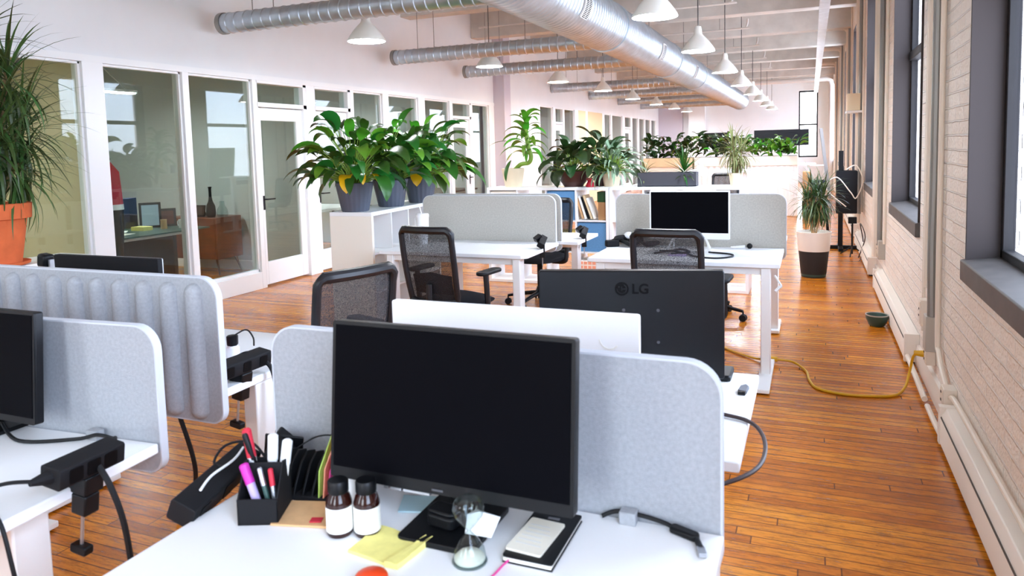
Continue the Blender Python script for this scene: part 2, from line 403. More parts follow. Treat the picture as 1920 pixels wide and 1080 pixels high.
def tag(o, label, cat, group=None, kind=None):
    if label: o['label'] = label
    if cat: o['category'] = cat
    if group: o['group'] = group
    if kind: o['kind'] = kind
    return o
def thing(name, label, cat, loc=(0,0,0), rz=0, group=None):
    o = bpy.data.objects.new(name, None); col.objects.link(o); o.empty_display_size = .1
    o.location = loc; o.rotation_euler = (0, 0, rz); return tag(o, label, cat, group)
def struct(name, mb, m, parent=None, bevel=0, ang=35):
    o = mb.build(name, m, parent, bevel=bevel, ang=ang)
    if not parent: o['kind'] = 'structure'
    return o
def sthing(name):
    o = bpy.data.objects.new(name, None); col.objects.link(o); o['kind'] = 'structure'; return o
def kids(o): return [c for c in bpy.data.objects if c.parent == o]
def dup(o, loc=None, rz=None, label=None, group=None, parent=None):
    c = o.copy(); col.objects.link(c)
    if parent: c.parent = parent
    if loc is not None: c.location = loc
    if rz is not None: c.rotation_euler = (0, 0, rz)
    if label: c['label'] = label
    if group: c['group'] = group
    for ch in kids(o): dup(ch, parent=c)
    return c

# ================================================================== SETTING
XR, XL, YE, YB, ZC = .67, -5.70, 28.5, -3.0, 4.05
struct('floor', MB().box(-11, 1.2, YB-.2, YE+.2, -.1, 0), 'floor')
struct('ceiling', MB().box(-11, 1.2, YB-.2, YE+.2, ZC, ZC+.15), 'beam')
for k in range(13):
    y = -2.5+2.45*k
    if y > YE-.4: break
    o = struct('ceiling_beam', MB().box(XL, XR, y-.14, y+.14, 3.5, ZC), 'beam', bevel=.008)
# brick wall with its window openings
b = MB(); ZS, ZT = .86, 3.35
ys = [YB]+[v for ab in WINS for v in ab if v > YB]+[YE]
b.box(XR, XR+.28, YB, YE, 0, ZS); b.box(XR, XR+.28, YB, YE, ZT, ZC)
opens = [(max(a, YB), bb) for (a, bb) in WINS]
prev = YB
for (a, bb) in opens:
    if a > prev: b.box(XR, XR+.28, prev, a, ZS, ZT)
    prev = bb
b.box(XR, XR+.28, prev, YE, ZS, ZT)
struct('wall_right', b, 'brick')
b = MB(); b.box(-11, -.42, YE, YE+.2, 0, ZC); b.box(.22, 1.2, YE, YE+.2, 0, ZC); b.box(-.42, .22, YE, YE+.2, 0, .9); b.box(-.42, .22, YE, YE+.2, 3.3, ZC)
struct('wall_end', b, 'plaster')
b = MB()
for (p, q) in ((-.42, -.37), (.17, .22)): b.box(p, q, YE+.08, YE+.13, .9, 3.3)
for z in (.9, 2.05, 3.24): b.box(-.42, .22, YE+.08, YE+.13, z, z+.06)
struct('window_25', b, 'winframe')
# brick-side windows: dark steel frame, two sashes, slate sill, jamb lining
for i, (a, bb) in enumerate(opens):
    wn = sthing('window_%d' % (i+1)); wn.location = (XR, (a+bb)/2, ZS)
    h = (bb-a)/2; H = ZT-ZS
    f = MB()
    fx0, fx1 = .12, .17
    f.box(fx0, fx1, -h, -h+.055, .06, H); f.box(fx0, fx1, h-.055, h, .06, H)
    f.box(fx0, fx1, -h, h, H-.06, H); f.box(fx0, fx1, -h, h, .06, .13)
    f.box(fx0-.015, fx1+.01, -h, h, 1.30, 1.37)
    f.build('window_frame', 'winframe', wn, bevel=.004)
    j = MB()
    j.box(-.012, .13, -h-.0, -h+.02, .05, H); j.box(-.012, .13, h-.02, h, .05, H); j.box(-.012, .13, -h, h, H-.02, H)
    j.build('jamb_lining', 'jamb', wn)
    MB().prism([(-.03, -.02), (-.03, .075), (.17, .10), (.17, -.02)], 'y', -h-.012, h+.012).build('window_sill', 'winsill', wn, bevel=.006)
    MB().box(.142, .148, -h+.05, h-.05, .12, H-.05).build('pane', 'winglass', wn)
# unseen wall behind the camera; its tall windows are added for fill light
b = MB(); wx = [(-4.6, -3.5), (-1.5, -.4)]
b.box(-11, 1.2, YB-.2, YB, 0, .7); b.box(-11, 1.2, YB-.2, YB, 3.3, ZC)
px_ = -11
for (a, c) in wx: b.box(px_, a, YB-.2, YB, .7, 3.3); px_ = c
b.box(px_, 1.2, YB-.2, YB, .7, 3.3)
struct('wall_front', b, 'plaster')
for i, (a, c) in enumerate(wx):
    f = MB()
    for (p, q) in ((a, a+.06), (c-.06, c), ((a+c)/2-.025, (a+c)/2+.025)): f.box(p, q, YB-.13, YB-.07, .7, 3.3)
    for z in (.7, 1.95, 3.24): f.box(a, c, YB-.13, YB-.07, z, z+.06)
    struct('window_%d' % (20+i), f, 'winframe')

# ---------------- left: plaster wall above a glazed partition
b = MB(); b.box(XL-.14, XL, YB, 13.0, 2.39, ZC)
struct('wall_left', b, 'plaster')
struct('trim_1', MB().box(XL-.14, XL+.012, YB, 13.0, 2.332, 2.39), 'trimwhite')
struct('wall_left_pilaster', MB().box(XL-.3, -5.47, 13.0, 13.32, 0, ZC), 'pilaster')  # greyer than the plaster: shade on this face put into its colour
b = MB(); b.box(-5.61, -5.47, 13.32, YE, 2.42, ZC); b.box(-5.61, -5.47, 13.32, 14.9, 0, 2.42); b.box(-5.61, -5.47, 28.0, YE, 0, 2.42)
struct('wall_left_far', b, 'plaster')

def post(i, y0, y1, x=XL, z0=0, z1=2.335, m='trimwhite'):
    return struct('trim_%d' % i, MB().box(x-.13, x+.008, y0, y1, z0, z1), m, bevel=.004)
ti = [2]
def P(y0, y1, **k):
    post(ti[0], y0, y1, **k); ti[0] += 1
wi = [30]
def pane(y0, y1, z0=.19, z1=2.332, x=XL, rail=True):
    """one fixed light: bead frame, bottom rail, glass"""
    n = sthing('window_%d' % wi[0]); wi[0] += 1; n.location = (x, (y0+y1)/2, z0)
    h = (y1-y0)/2; H = z1-z0; f = MB()
    f.box(-.08, -.02, -h, -h+.022, 0, H); f.box(-.08, -.02, h-.022, h, 0, H); f.box(-.08, -.02, -h, h, H-.022, H); f.box(-.08, -.02, -h, h, 0, .03)
    if rail: f.box(-.13, .008, -h, h, -z0, 0)
    f.build('window_frame', 'trimwhite', n, bevel=.003)
    MB().box(-.055, -.045, -h+.015, h-.015, .02, H-.015).build('pane', 'glass', n)
    return n
di = [1]
def glass_door(y0, y1, zh=2.06, x=XL, ztop=2.332, hinge=1):
    n = sthing('door_%d' % di[0]); di[0] += 1; n.location = (x, (y0+y1)/2, 0)
    h = (y1-y0)/2; f = MB()
    a = .085
    f.box(-.075, -.03, -h+.01, -h+a, .02, zh-.03); f.box(-.075, -.03, h-a-.08, h-.01, .02, zh-.03)
    f.box(-.075, -.03, -h+a, h-a-.08, .02, .28); f.box(-.075, -.03, -h+a, h-a-.08, zh-.17, zh-.03)
    f.build('door_leaf', 'trimwhite', n, bevel=.004)
    MB().box(-.056, -.05, -h+a-.005, h-a-.075, .27, zh-.16).build('pane', 'glass', n)
    g = MB(); g.box(-.13, .008, -h, h, zh-.02, zh+.03); g.box(-.13, .008, -h, h, ztop-.03, ztop)
    g.box(-.13, .008, -h, -h+.012, 0, ztop); g.box(-.13, .008, h-.06, h, 0, ztop)
    g.build('door_frame', 'trimwhite', n, bevel=.003)
    MB().box(-.06, -.05, -h+.01, h-.055, zh+.03, ztop-.03).build('transom_pane', 'glass', n)
    k = MB(); s = -1 if hinge else 1
    k.obox((-.02, s*(h-.055), .96), (.012, .03, .16)); k.cyl((-.02, s*(h-.055), 1.0), (.045, s*(h-.055), 1.0), .009, n=8); k.tube([(.04, s*(h-.055), 1.0), (.045, s*(h-.17), 1.0)], .008, 8)
    k.build('door_handle', 'black', n)
    return n
pane(2.0, 4.35); P(1.9, 2.0); P(4.35, 4.55)
pane(.1, 1.9)
pane(4.55, 5.41); P(5.41, 5.49); pane(5.49, 6.375); P(6.375, 6.44)
glass_door(6.44, 7.30); P(7.30, 7.46)
glass_door(7.46, 8.22); P(8.22, 8.30); pane(8.30, 9.02); P(9.02, 9.18); pane(9.18, 10.05); P(10.05, 10.26)
pane(10.26, 11.12); P(11.12, 11.22); glass_door(11.22, 11.96, hinge=0); P(11.96, 12.02); pane(12.02, 12.76); P(12.76, 13.0)
struct('wall_left_near', MB().box(XL-.14, XL, YB, .1, 0, 2.335), 'plaster')
# far run of partition
X2 = -5.47
def fp(y0, y1): pane(y0, y1, .15, 2.42, X2)
def fP(y0, y1, m='trimwhite'): P(y0, y1, x=X2, z1=2.42, m=m)
fP(14.9, 14.98); fp(14.98, 15.85); fP(15.85, 16.0); glass_door(16.0, 16.6, x=X2, ztop=2.42); fP(16.6, 16.68); fp(16.68, 17.5); fP(17.5, 17.8)
fP(17.8, 18.45, 'office_cream'); fP(18.45, 18.65); fP(18.65, 20.1, 'office_cream'); fP(20.1, 20.34); fp(20.34, 21.06); fP(21.06, 21.2); fp(21.2, 22.5); fP(22.5, 22.8)
glass_door(22.8, 23.65, x=X2, ztop=2.42); fP(23.65, 23.85)
yy = 23.85
for k in range(4): fp(yy, yy+.88); fP(yy+.88, yy+1.03); yy += 1.03
fP(yy, 28.0)

# offices behind the glass
struct('wall_office_back', MB().box(-9.7, -9.5, YB, YE, 0, 3.0), 'office_grey')
struct('wall_office_divider', MB().box(-9.5, XL-.13, 4.36, 4.46, 0, 3.0), 'office_beige')
struct('wall_office_beige', MB().box(-7.62, -7.5, YB, 4.36, 0, 3.0), 'office_beige')
struct('wall_office_far', MB().box(-9.5, XL-.13, 7.42, 7.5, 0, 3.0), 'office_grey')
for k, y in enumerate((10.1, 13.0, 17.6, 22.6)):
    struct('wall_office_cross', MB().box(-9.5, -5.84, y, y+.1, 0, 3.0), 'office_grey')
struct('ceiling_office', MB().box(-9.5, XL-.14, YB, YE, 3.0, 3.1), 'office_grey')
struct('baseboard_office', MB().box(-9.5, XL-.2, 7.40, 7.42, 0, .12), 'trimwhite')
# far corner: shallow lavender return and column on the end wall
struct('wall_end_return', MB().box(-5.47, -4.55, YE-.15, YE, 0, 2.95), 'pilaster')
struct('trim_column', MB().box(-4.3, -3.7, YE-.3, YE, 0, 3.5), 'trimwhite')

# ================================================================== OVERHEAD: lamps, ducts, pipes, tray
def pendant(x, y, z, label, group, warm=False):
    t = thing('pendant_lamp', label, 'lamp', (x, y, z), 0, group)
    s = MB(); prof = [(.19, 0), (.188, .012), (.165, .05), (.125, .105), (.085, .15), (.055, .18), (.045, .20), (.042, .24), (.034, .275), (.012, .285)]
    s.lathe_open(prof, 32); s.lathe_open([(r-.004, zz-.002) for r, zz in prof[:-1]][::-1], 32)
    s.lathe_open([(.19, 0), (.186, -.002)], 32)
    s.build('lamp_shade', 'lamp_white', t)
    MB().lathe([(1e-5, .028), (.10, .024), (.165, .02), (.168, .016), (.12, .006), (1e-5, .0)], 28).build('bulb', 'bulb_warm' if warm else 'bulb', t)
    MB().cyl((0, 0, .28), (0, 0, ZC-z), .006, n=6).build('cord', 'cord', t)
    return t
RY = [6.1, 8.6, 11.4, 14.2, 17.0, 19.8, 22.6, 25.4]
rl = ['large white pendant lamp cut by the top of the frame, nearest in the right row',
      'second nearest white pendant lamp in the row beside the main duct',
      'third nearest white pendant lamp in the row beside the main duct',
      'fourth nearest white pendant lamp in the row beside the main duct',
      'fifth nearest white pendant lamp in the row beside the main duct',
      'sixth white pendant lamp counted along the row beside the main duct',
      'seventh white pendant lamp, second farthest in the row beside the main duct',
      'farthest white pendant lamp in the row beside the main duct']
for y, l in zip(RY, rl): pendant(-1.2, y, 2.55, l, 'pendant lamps in the window-side row')
LYv = [(-4.09, 6.23), (-4.19, 9.45), (-4.17, 12.4), (-4.05, 15.0), (-4.15, 18.2), (-4.15, 21.2), (-4.15, 24.2), (-4.15, 26.8)]
ll = ['white pendant lamp hanging in front of the nearest side duct by the glazed wall',
      'white pendant lamp in front of the second side duct',
      'warm glowing pendant lamp at the end of the third side duct',
      'fourth nearest pendant lamp in the row by the glazed wall',
      'fifth nearest pendant lamp in the row by the glazed wall',
      'sixth pendant lamp counted along the row by the glazed wall',
      'second farthest pendant lamp in the row by the glazed wall',
      'farthest pendant lamp in the row by the glazed wall']
for i, ((x, y), l) in enumerate(zip(LYv, ll)): pendant(x, y, 2.6 if i == 0 else 2.655, l, 'pendant lamps in the glazed-wall row', i == 2)

def ridged(a, c, r, pitch, n=28, amp=.006):
    """spiral duct: ribbed tube from a to c"""
    A = Vector(a); D = Vector(c)-A; L_ = D.length; N = max(2, int(L_/pitch)); pts = []; rs = []
    for i in range(N):
        for (u, q) in ((0, 0), (.80, 0), (.86, amp), (.94, amp)):
            pts.append(A+D*((i+u)/N)); rs.append(r+q)
    pts.append(A+D); rs.append(r)
    return MB().tube(pts, rs, n)
# main duct along the room
dx, dz, dr = -2.2, 2.87, .28
t = thing('main_duct', 'large shiny spiral duct running the length of the ceiling', 'duct', (dx, 2.0, dz))
ridged((0, 0, 0), (0, 23.4, 0), dr, .085, 40, .003).build('duct_body', 'galv', t)
for y in (8.3, 12.0, 15.0):
    MB().tube([(0, y-2-.06, 0), (0, y-2+.06, 0)], dr+.012, 40).build('joint_band', 'galv', t)
for i, y in enumerate((6.62, 10.4, 13.6)):
    g = MB(); a0, a1 = R(-8), R(36); n = 8
    def pt(a, yy, rr): return (math.cos(a)*rr, yy, math.sin(a)*rr)
    for (ya, yb) in ((y-2-.10, y-2+.10),):
        vs_ = []; 
        for k in range(n+1):
            a = a0+(a1-a0)*k/n-R(30)
            vs_ += [pt(a, ya, dr+.02), pt(a, yb, dr+.02), pt(a, ya, dr+.002), pt(a, yb, dr+.002)]
        fs = []
        for k in range(n):
            o = 4*k; fs += [(o, o+4, o+5, o+1), (o, o+2, o+6, o+4), (o+1, o+5, o+7, o+3)]
        fs += [(0, 1, 3, 2), (4*n, 4*n+2, 4*n+3, 4*n+1)]
        g.add(vs_, fs)
    gr = g.build('vent_grille', 'white_metal', t)
    s = MB()
    for row in (0, 1):
        for k in range(14):
            a = a0+(a1-a0)*(k+.8)/15.2-R(30); yy = y-2-.045+.09*row
            s.obox(pt(a, yy, dr+.021), (.004, .07, .008), (0, -a, 0))
    s.build('vent_slot', 'black_matte', gr)
for k, y in enumerate((4.4, 7.6, 11.0, 14.2, 17.6, 21.0)):
    MB().cyl((-.05, y-2, dr), (-.05, y-2, ZC-dz), .006, n=6).build('hanger_rod', 'steel_grey', t)
MB().tube([(0, 23.4, 0), (0, 23.42, 0)], dr+.01, 40).build('end_cap', 'galv', t)
# side ducts reaching towards the glazed wall
SD = [(5.80, 'nearest side duct, spiral steel, reaching from main duct to the white wall'),
      (9.08, 'second nearest spiral side duct below the ceiling beams'),
      (11.4, 'third nearest spiral side duct, ending in front of the shade-toned pilaster'),
      (15.8, 'fourth nearest spiral side duct, above the far glazed partition'),
      (18.85, 'fifth nearest spiral side duct, above the far glazed partition'),
      (22.0, 'sixth spiral side duct, second farthest along the room'),
      (25.2, 'farthest spiral side duct near the end wall')]
for i, (y, l) in enumerate(SD):
    r = .098
    t = thing('side_duct', l, 'duct', (-5.5, y, 2.835), 0, 'spiral side ducts off the main duct')
    ridged((0, 0, 0), (3.05, 0, 0), r, .11, 24, .007).build('duct_body', 'galv', t)
    MB().tube([(-.02, 0, 0), (.03, 0, 0)], r+.010, 24).build('end_cap', 'steel_grey', t)
    for xx in (.38, .64, 2.0): MB().cyl((xx, 0, r), (xx, 0, ZC-2.835), .005, n=6).build('hanger_rod', 'steel_grey', t)
# thin sprinkler pipes across the beams with upturned ends
PY = [(10.9, 'nearest thin ceiling pipe with upturned end'), (13.4, 'second thin ceiling pipe with upturned end'), (15.9, 'third thin ceiling pipe with upturned end'),
      (18.4, 'fourth thin ceiling pipe with upturned end'), (20.9, 'fifth thin ceiling pipe, farthest with an upturned end')]
for y, l in PY:
    t = thing('sprinkler_pipe', l+' below the deck', 'pipe', (0, y, 3.47), 0, 'sprinkler pipes under the deck')
    MB().tube(catmull([(-5.0, 0, 0), (-3, 0, 0), (-1.15, 0, 0), (-1.06, 0, .02), (-1.03, 0, .10), (-1.03, 0, .16)], 5), .016, 8).build('pipe_run', 'pipe', t)
    for x in (-4.2, -2.9, -1.5): MB().cyl((x, 0, 0), (x, 0, ZC-3.47), .005, n=6).build('hanger_rod', 'steel_grey', t)
tag(MB().tube([(-1.6, 0, 0), (.42, 0, 0), (.52, 0, -.06), (.55, 0, -.2), (.55, 0, -3.3)], .07, 12).build('large_pipe', 'pipe', loc=(0, 23.6, 3.3)), 'thick white pipe crossing the far ceiling and turning down the brick wall', 'pipe')
# galvanised tray along the window wall
t = thing('cable_tray', 'long galvanised cable tray hanging parallel to the brick wall', 'cable tray', (.13, 4.0, 3.0))
b = MB(); b.box(-.055, -.05, 0, 21, 0, .05); b.box(.05, .055, 0, 21, 0, .05); b.box(-.05, .05, 0, 21, 0, .005)
b.build('tray_channel', 'galv', t)
for k in range(9): MB().cyl((0, 1+2.4*k, 0), (0, 1+2.4*k, 1.05), .006, n=6).build('hanger_rod', 'steel_grey', t)

# ================================================================== BRICK WALL FITTINGS
def conduit(name, pts, r, m, label, grp='conduits on the brick wall', n=10):
    p0 = Vector(pts[0]); P_ = catmull([Vector(p)-p0 for p in pts], 6)
    return tag(MB().tube(P_, r, n).build(name, m, loc=p0), label, 'conduit', grp)
where = ['between the two nearest windows', 'between the second and third windows', 'between the third and fourth windows', 'between the fourth and fifth windows', 'between the fifth and sixth windows', 'between the sixth and seventh windows']
for k in range(6):
    y0 = 4.62+3.35*k; w_ = where[k]
    conduit('grey_conduit', [(.632, y0-.03, .50), (.628, y0-.02, .9), (.632, y0-.02, 1.3), (.632, y0-.02, 2.4), (.632, y0-.02, 3.95)] if k == 0 else
            [(.632, y0, .45), (.632, y0, 1.5), (.632, y0, 3.7)], .024, 'steel_grey', 'thick grey conduit %s, rising to the ceiling' % w_)
    if k == 0:
        conduit('cream_conduit', [(.645, 4.50, 3.95), (.645, 4.50, 2.0), (.645, 4.48, .55), (.645, 4.40, .33), (.645, 4.14, .22)], .014, 'conduit_paint', 'thin cream conduit beside the nearest window, bending to the low socket')
        conduit('cream_conduit', [(.648, 4.95, 3.95), (.648, 4.95, 2.0), (.648, 4.95, .6)], .018, 'conduit_paint', 'cream painted conduit on the brick pier, left of the grey one')
        conduit('cream_conduit', [(.652, 5.08, 3.95), (.652, 5.08, 2.0), (.652, 5.08, .3)], .010, 'conduit_paint', 'thinnest cream conduit on the nearest brick pier')
    else:
        conduit('cream_conduit', [(.1, y0+.25, 3.55), (.5, y0+.25, 3.55), (.60, y0+.25, 3.50), (.62, y0+.25, 3.3), (.62, y0+.25, .3)], .04, 'conduit_paint', 'cream downpipe with a top elbow %s' % w_)
        conduit('cream_conduit', [(.65, y0-.3, 3.9), (.65, y0-.3, .5)], .014, 'conduit_paint', 'thin straight cream conduit %s' % w_)
# sockets
def wallbox(label, y, z, sy, sz, d=.06, m='box_grey', name='junction_box', outlet=True):
    t = thing(name, label, 'socket', (XR, y, z))
    MB().box(-d, 0, -sy/2, sy/2, -sz/2, sz/2).build('box_body', m, t, bevel=.004)
    if outlet:
        MB().box(-d-.004, -d, -sy/2+.012, sy/2-.012, -sz/2+.012, sz/2-.012).build('cover_plate', 'conduit_paint', t)
        s = MB()
        for zz in (-.02, .02):
            for q in (-.007, .007): s.box(-d-.006, -d-.003, q-.0015, q+.0015, zz-.006, zz+.006)
        s.build('outlet_slots', 'black_matte', t)
    return t
wallbox('grey metal junction box at the foot of the grey conduit', 4.62, .40, .10, .20, .07, outlet=False)
wallbox('cream outlet box left of the grey junction box', 4.98, .44, .09, .16, .05, 'conduit_paint', 'outlet_box')
wallbox('small cream box with the yellow plug, under the grey junction box', 4.73, .24, .09, .10, .05, 'conduit_paint', 'outlet_box')
wallbox('low cream socket box at the end of the nearest heater', 4.06, .22, .09, .09, .06, 'conduit_paint', 'outlet_box')
conduit('cream_conduit', [(.64, 4.02, .22), (.645, 3.9, .24), (.645, 3.2, .24), (.645, 1.4, .24)], .013, 'conduit_paint', 'cream conduit running along the wall above the nearest heater')
wallbox('grey box low on the second brick pier', 7.85, .42, .09, .18, .06, outlet=False)
wallbox('cream outlet box on the second brick pier beside the grey box', 8.1, .42, .09, .14, .05, 'conduit_paint', 'outlet_box')
# baseboard heaters
def heater(y0, y1, label):
    t = thing('baseboard_heater', label, 'heater', (XR, y0, 0), 0, 'baseboard heaters along the brick wall'); L_ = y1-y0
    MB().prism([(-.085, .025), (-.085, .155), (-.062, .20), (0, .205), (0, .025)], 'y', 0, L_).build('heater_body', 'heater', t, bevel=.004)
    MB().prism([(-.0868, .157), (-.0835, .163), (-.082, .162), (-.085, .156)], 'y', .04, L_-.04).build('vent_gap', 'heater_gap', t)
    MB().box(-.09, 0, -.012, .03, .02, .208).build('end_cap', 'heater', t, bevel=.003)
    MB().box(-.09, 0, L_-.03, L_+.012, .02, .208).build('end_cap', 'heater', t, bevel=.003)
    MB().box(-.07, -.002, .03, L_-.03, 0, .025).build('toe_kick', 'heater_gap', t)
heater(.4, 3.95, 'nearest cream baseboard heater under the big window')
heater(5.36, 8.0, 'second cream baseboard heater, beside the yellow cord')
heater(8.75, 11.4, 'third cream baseboard heater, beyond the potted plant')
heater(12.2, 15.0, 'farthest cream baseboard heater behind the black stand')
struct('baseboard_right', MB().box(XR-.02, XR, YB, YE, 0, .14), 'heater')
conduit('heater_cable', [(.60, 5.34, .06), (.60, 5.0, .05), (.60, 4.55, .035)], .016, 'conduit_paint', 'cream cable cover on the floor between the two nearest heaters', 'cable covers by the heaters')
conduit('heater_cable', [(.60, 4.45, .03), (.60, 4.2, .03), (.60, 4.0, .04)], .014, 'conduit_paint', 'short cream cable cover at the end of the nearest heater', 'cable covers by the heaters')
# wall shelf with a board on it
t = thing('wall_shelf', 'small white shelf on the brick wall beside the fourth window', 'shelf', (XR, 11.4, 1.87))
MB().box(-.22, 0, -.18, .18, 0, .03).build('shelf_board', 'white', t, bevel=.003)
MB().box(-.05, 0, -.02, .02, -.12, 0).build('bracket', 'white_metal', t)
tag(MB().box(-.2, -.03, -.12, .12, 0, .24).build('box', 'pot_cream', loc=(XR-.01, 11.4, 1.90), bevel=.006), 'cream box standing on the white wall shelf', 'box')

# ================================================================== DESKS
def desk(label, x0, x1, y0, y1, leg_y, foot=(-.36, .36), zt=.74, chamfer=0, inset=.085):
    t = thing('desk', label, 'desk', ((x0+x1)/2, (y0+y1)/2, 0), 0, 'white sit-stand desks')
    cx_, cy_ = (x0+x1)/2, (y0+y1)/2; h, d = (x1-x0)/2, (y1-y0)/2
    poly = [(-h, -d), (h-chamfer, -d), (h, -d+chamfer), (h, d), (-h, d)] if chamfer else [(-h, -d), (h, -d), (h, d), (-h, d)]
    MB().prism(poly, 'z', zt-.028, zt).build('tabletop', 'white', t, bevel=.004)
    ly = leg_y-cy_
    for sx_ in (-1, 1):
        x = sx_*(h-inset)
        MB().box(x-.029, x+.029, ly-.045, ly+.045, .03, zt-.03).build('leg', 'white_metal', t, bevel=.005)
        f = MB().box(x-.04, x+.04, ly+foot[0], ly+foot[1], .008, .034)
        f.build('foot', 'white_metal', t, bevel=.005)
    MB().box(-h+.06, h-.06, ly-.03, ly+.03, zt-.075, zt-.03).build('crossbar', 'white_metal', t, bevel=.003)
    return t
desk('front white desk carrying the large black monitor and small desk clutter', -1.195, -.15, .60, 1.40, 1.05)
desk('white desk behind the foreground felt screen, with the branded black monitor', -1.25, -.152, 1.745, 2.45, 1.80, (-.05, .6))
desk('white desk with the white-framed monitor, its foot next to the yellow cord', -1.41, -.172, 4.74, 5.465, 4.80)
desk('white desk in the middle with the white tumbler and rounded corner', -3.08, -1.86, 4.74, 5.465, 4.80, chamfer=.04)
desk('white desk facing the white-framed monitor desk, mostly hidden behind it', -1.41, -.172, 5.52, 6.22, 6.0, (-.1, .3))
desk('white desk just behind the tumbler desk, only its right end showing', -3.0, -1.72, 5.53, 6.13, 5.75, (-.25, .3))
dl = desk('left foreground white desk with the clamp-on power strip', -2.887, -1.577, .573, 1.323, 1.0, (-.1, .95))
dl.rotation_euler.z = R(4)
desk('white desk behind the ribbed grey screen', -3.05, -1.76, 1.74, 2.42, 1.96, inset=.035)

# ================================================================== DESK SCREENS
def felt_screen(name, label, x0, x1, y, z0, z1, m='felt', t_=.022, r=.07, ribs=False):
    w_, h_ = x1-x0, z1-z0
    t = thing(name, label, 'screen panel', ((x0+x1)/2, y, (z0+z1)/2), 0, 'felt desk screens')
    MB().prism(rrect(w_, h_, r, 8, rb=.045), 'y', 0, t_).build('felt_panel', m, t)
    e = MB(); out = rrect(w_+.004, h_+.004, r, 8, rb=.045); inn = rrect(w_-.005, h_-.005, r-.003, 8, rb=.043)
    n = len(out); vs_ = [(p[0], -.001, p[1]) for p in out]+[(p[0], t_+.001, p[1]) for p in out]+[(p[0], -.001, p[1]) for p in inn]+[(p[0], t_+.001, p[1]) for p in inn]
    fs = []
    for i in range(n):
        j = (i+1) % n
        fs += [(i, j, n+j, n+i), (2*n+i, 2*n+j, j, i), (n+i, n+j, 3*n+j, 3*n+i)]
    e.add(vs_, fs); e.build('edge_trim', 'felt_edge', t)
    return t
felt_screen('felt_screen', 'grey felt screen right behind the large foreground monitor', -1.235, -.155, 1.402, .655, 1.078)
fs_ = felt_screen('felt_screen', 'left foreground grey felt screen with smooth face and rounded corner', -2.9635, -1.5985, 1.324, .655, 1.055)
fs_.rotation_euler.z = R(4)
felt_screen('felt_screen', 'grey felt screen behind the white-framed monitor', -1.39, -.158, 5.47, .66, 1.128, 'felt_warm')
felt_screen('felt_screen', 'grey felt screen behind the white tumbler', -3.09, -1.885, 5.47, .66, 1.115, 'felt_warm')
felt_screen('felt_screen', 'second felt screen showing only its white edge behind the tumbler desk screen', -3.06, -1.86, 5.535, .66, 1.125, 'felt_warm')
rb = felt_screen('ribbed_screen', 'grey felt screen with upright padded ribs', -3.25, -1.705, 1.70, .655, 1.122)
for k in range(14):
    x = -1.795-.1075*k
    lx = x-rb.location.x
    if lx < -.72: break
    prof = []; z0, z1 = -.195, .185; s = MB(); n = 10; pts = []; rs = []
    for j in range(n+1):
        a = math.pi/2*j/n; pts.append((lx, .004, z0-.03*math.cos(a)+.0)); rs.append(max(.034*math.sin(a), .001))
    pts.append((lx, .004, z1)); rs.append(.034)
    for j in range(1, n+1):
        a = math.pi/2*j/n; pts.append((lx, .004, z1+.03*math.sin(a))); rs.append(max(.034*math.cos(a), .001))
    s.tube(pts, rs, 16, flat=.95)
    ob = s.build('padded_rib', 'felt', rb)
MB().cyl((.495, -.006, -.165), (.495, .002, -.165), .017, n=20).build('fixing_button', 'felt_grey', rb)
# white panel between the two foreground desks
t = thing('desk_divider', 'plain white panel upright between the foreground felt screen and branded monitor', 'panel', (-.735, 1.725, .74))
MB().prism(rrect(.70, .345, .006, 3, 0, .1725), 'y', 0, .018).build('panel_board', 'white', t)
lg = MB(); 
for k in range(9):
    a0 = R(200+14*k)
    lg.obox((.275+.026*math.cos(a0), -.001, .285+.03*math.sin(a0)), (.008, .002, .004), (0, -a0+math.pi/2, 0))
lg.build('faint_mark', 'label', t)

# ================================================================== MONITORS
def monitor(name, label, w_, h_, loc, rz, zc, tilt=0, frame='black', back='screen_back', chin=.018, border=.008, stand='plate', base=(.2, .2), neck_y=.05, base_m='black'):
    """screen faces local -y; loc is the base point on the desk, zc the panel centre height above it"""
    t = thing(name, label, 'monitor', loc, rz, 'desk monitors')
    rot = (tilt, 0, 0)
    c = (0, 0, zc)
    p = MB().prism(rrect(w_, h_, .006, 3), 'y', 0, .022); p.add([], [])
    p.prism(rrect(w_*.62, h_*.6, .03, 4), 'y', .022, .05)
    pn = p.build('panel_housing', back, t, c, rot, bevel=.002)
    f = MB().prism(rrect(w_, h_, .006, 3), 'y', -.004, 0); f.build('bezel', frame, t, c, rot)
    MB().box(-w_/2+border, w_/2-border, -.0055, -.004, -h_/2+chin, h_/2-border).build('display', 'screen', t, c, rot)
    if stand == 'plate':
        MB().prism(rrect(base[0], base[1], .012, 3), 'z', 0, .012).build('stand_base', base_m, t, (0, neck_y-.02, 0), bevel=.002)
        MB().obox((0, neck_y+.025, zc/2), (.055, .03, zc)).build('stand_neck', base_m, t, bevel=.006)
    elif stand == 'vee':
        v = MB()
        for s in (-1, 1):
            v.tube([(s*.11, .02, zc-h_/2+.01), (s*.15, -.06, .007)], .007, 8); v.tube([(s*.11, .02, zc-h_/2+.01), (s*.13, .11, .007)], .007, 8)
        v.build('stand_leg', base_m, t)
    return t
mA = monitor('monitor', 'large black monitor switched off on the front desk', .535, .327, (-.662, 1.232, .74), 0, .246, R(-6), base=(.165, .19), neck_y=.045, chin=.024)
MB().box(-.025, .0, -.0062, -.0045, -.157, -.153).build('maker_mark', 'grey_dot', mA, (0, 0, .246), (R(-6), 0, 0))
b = MB()
for (x0, x1) in ((-.135, -.125), (-.12, -.095), (-.09, -.03)): b.box(x0, x1, -.006, .012, -.168, -.1635)
b.build('control_strip', 'silver', mA, (0, 0, .246), (R(-6), 0, 0))
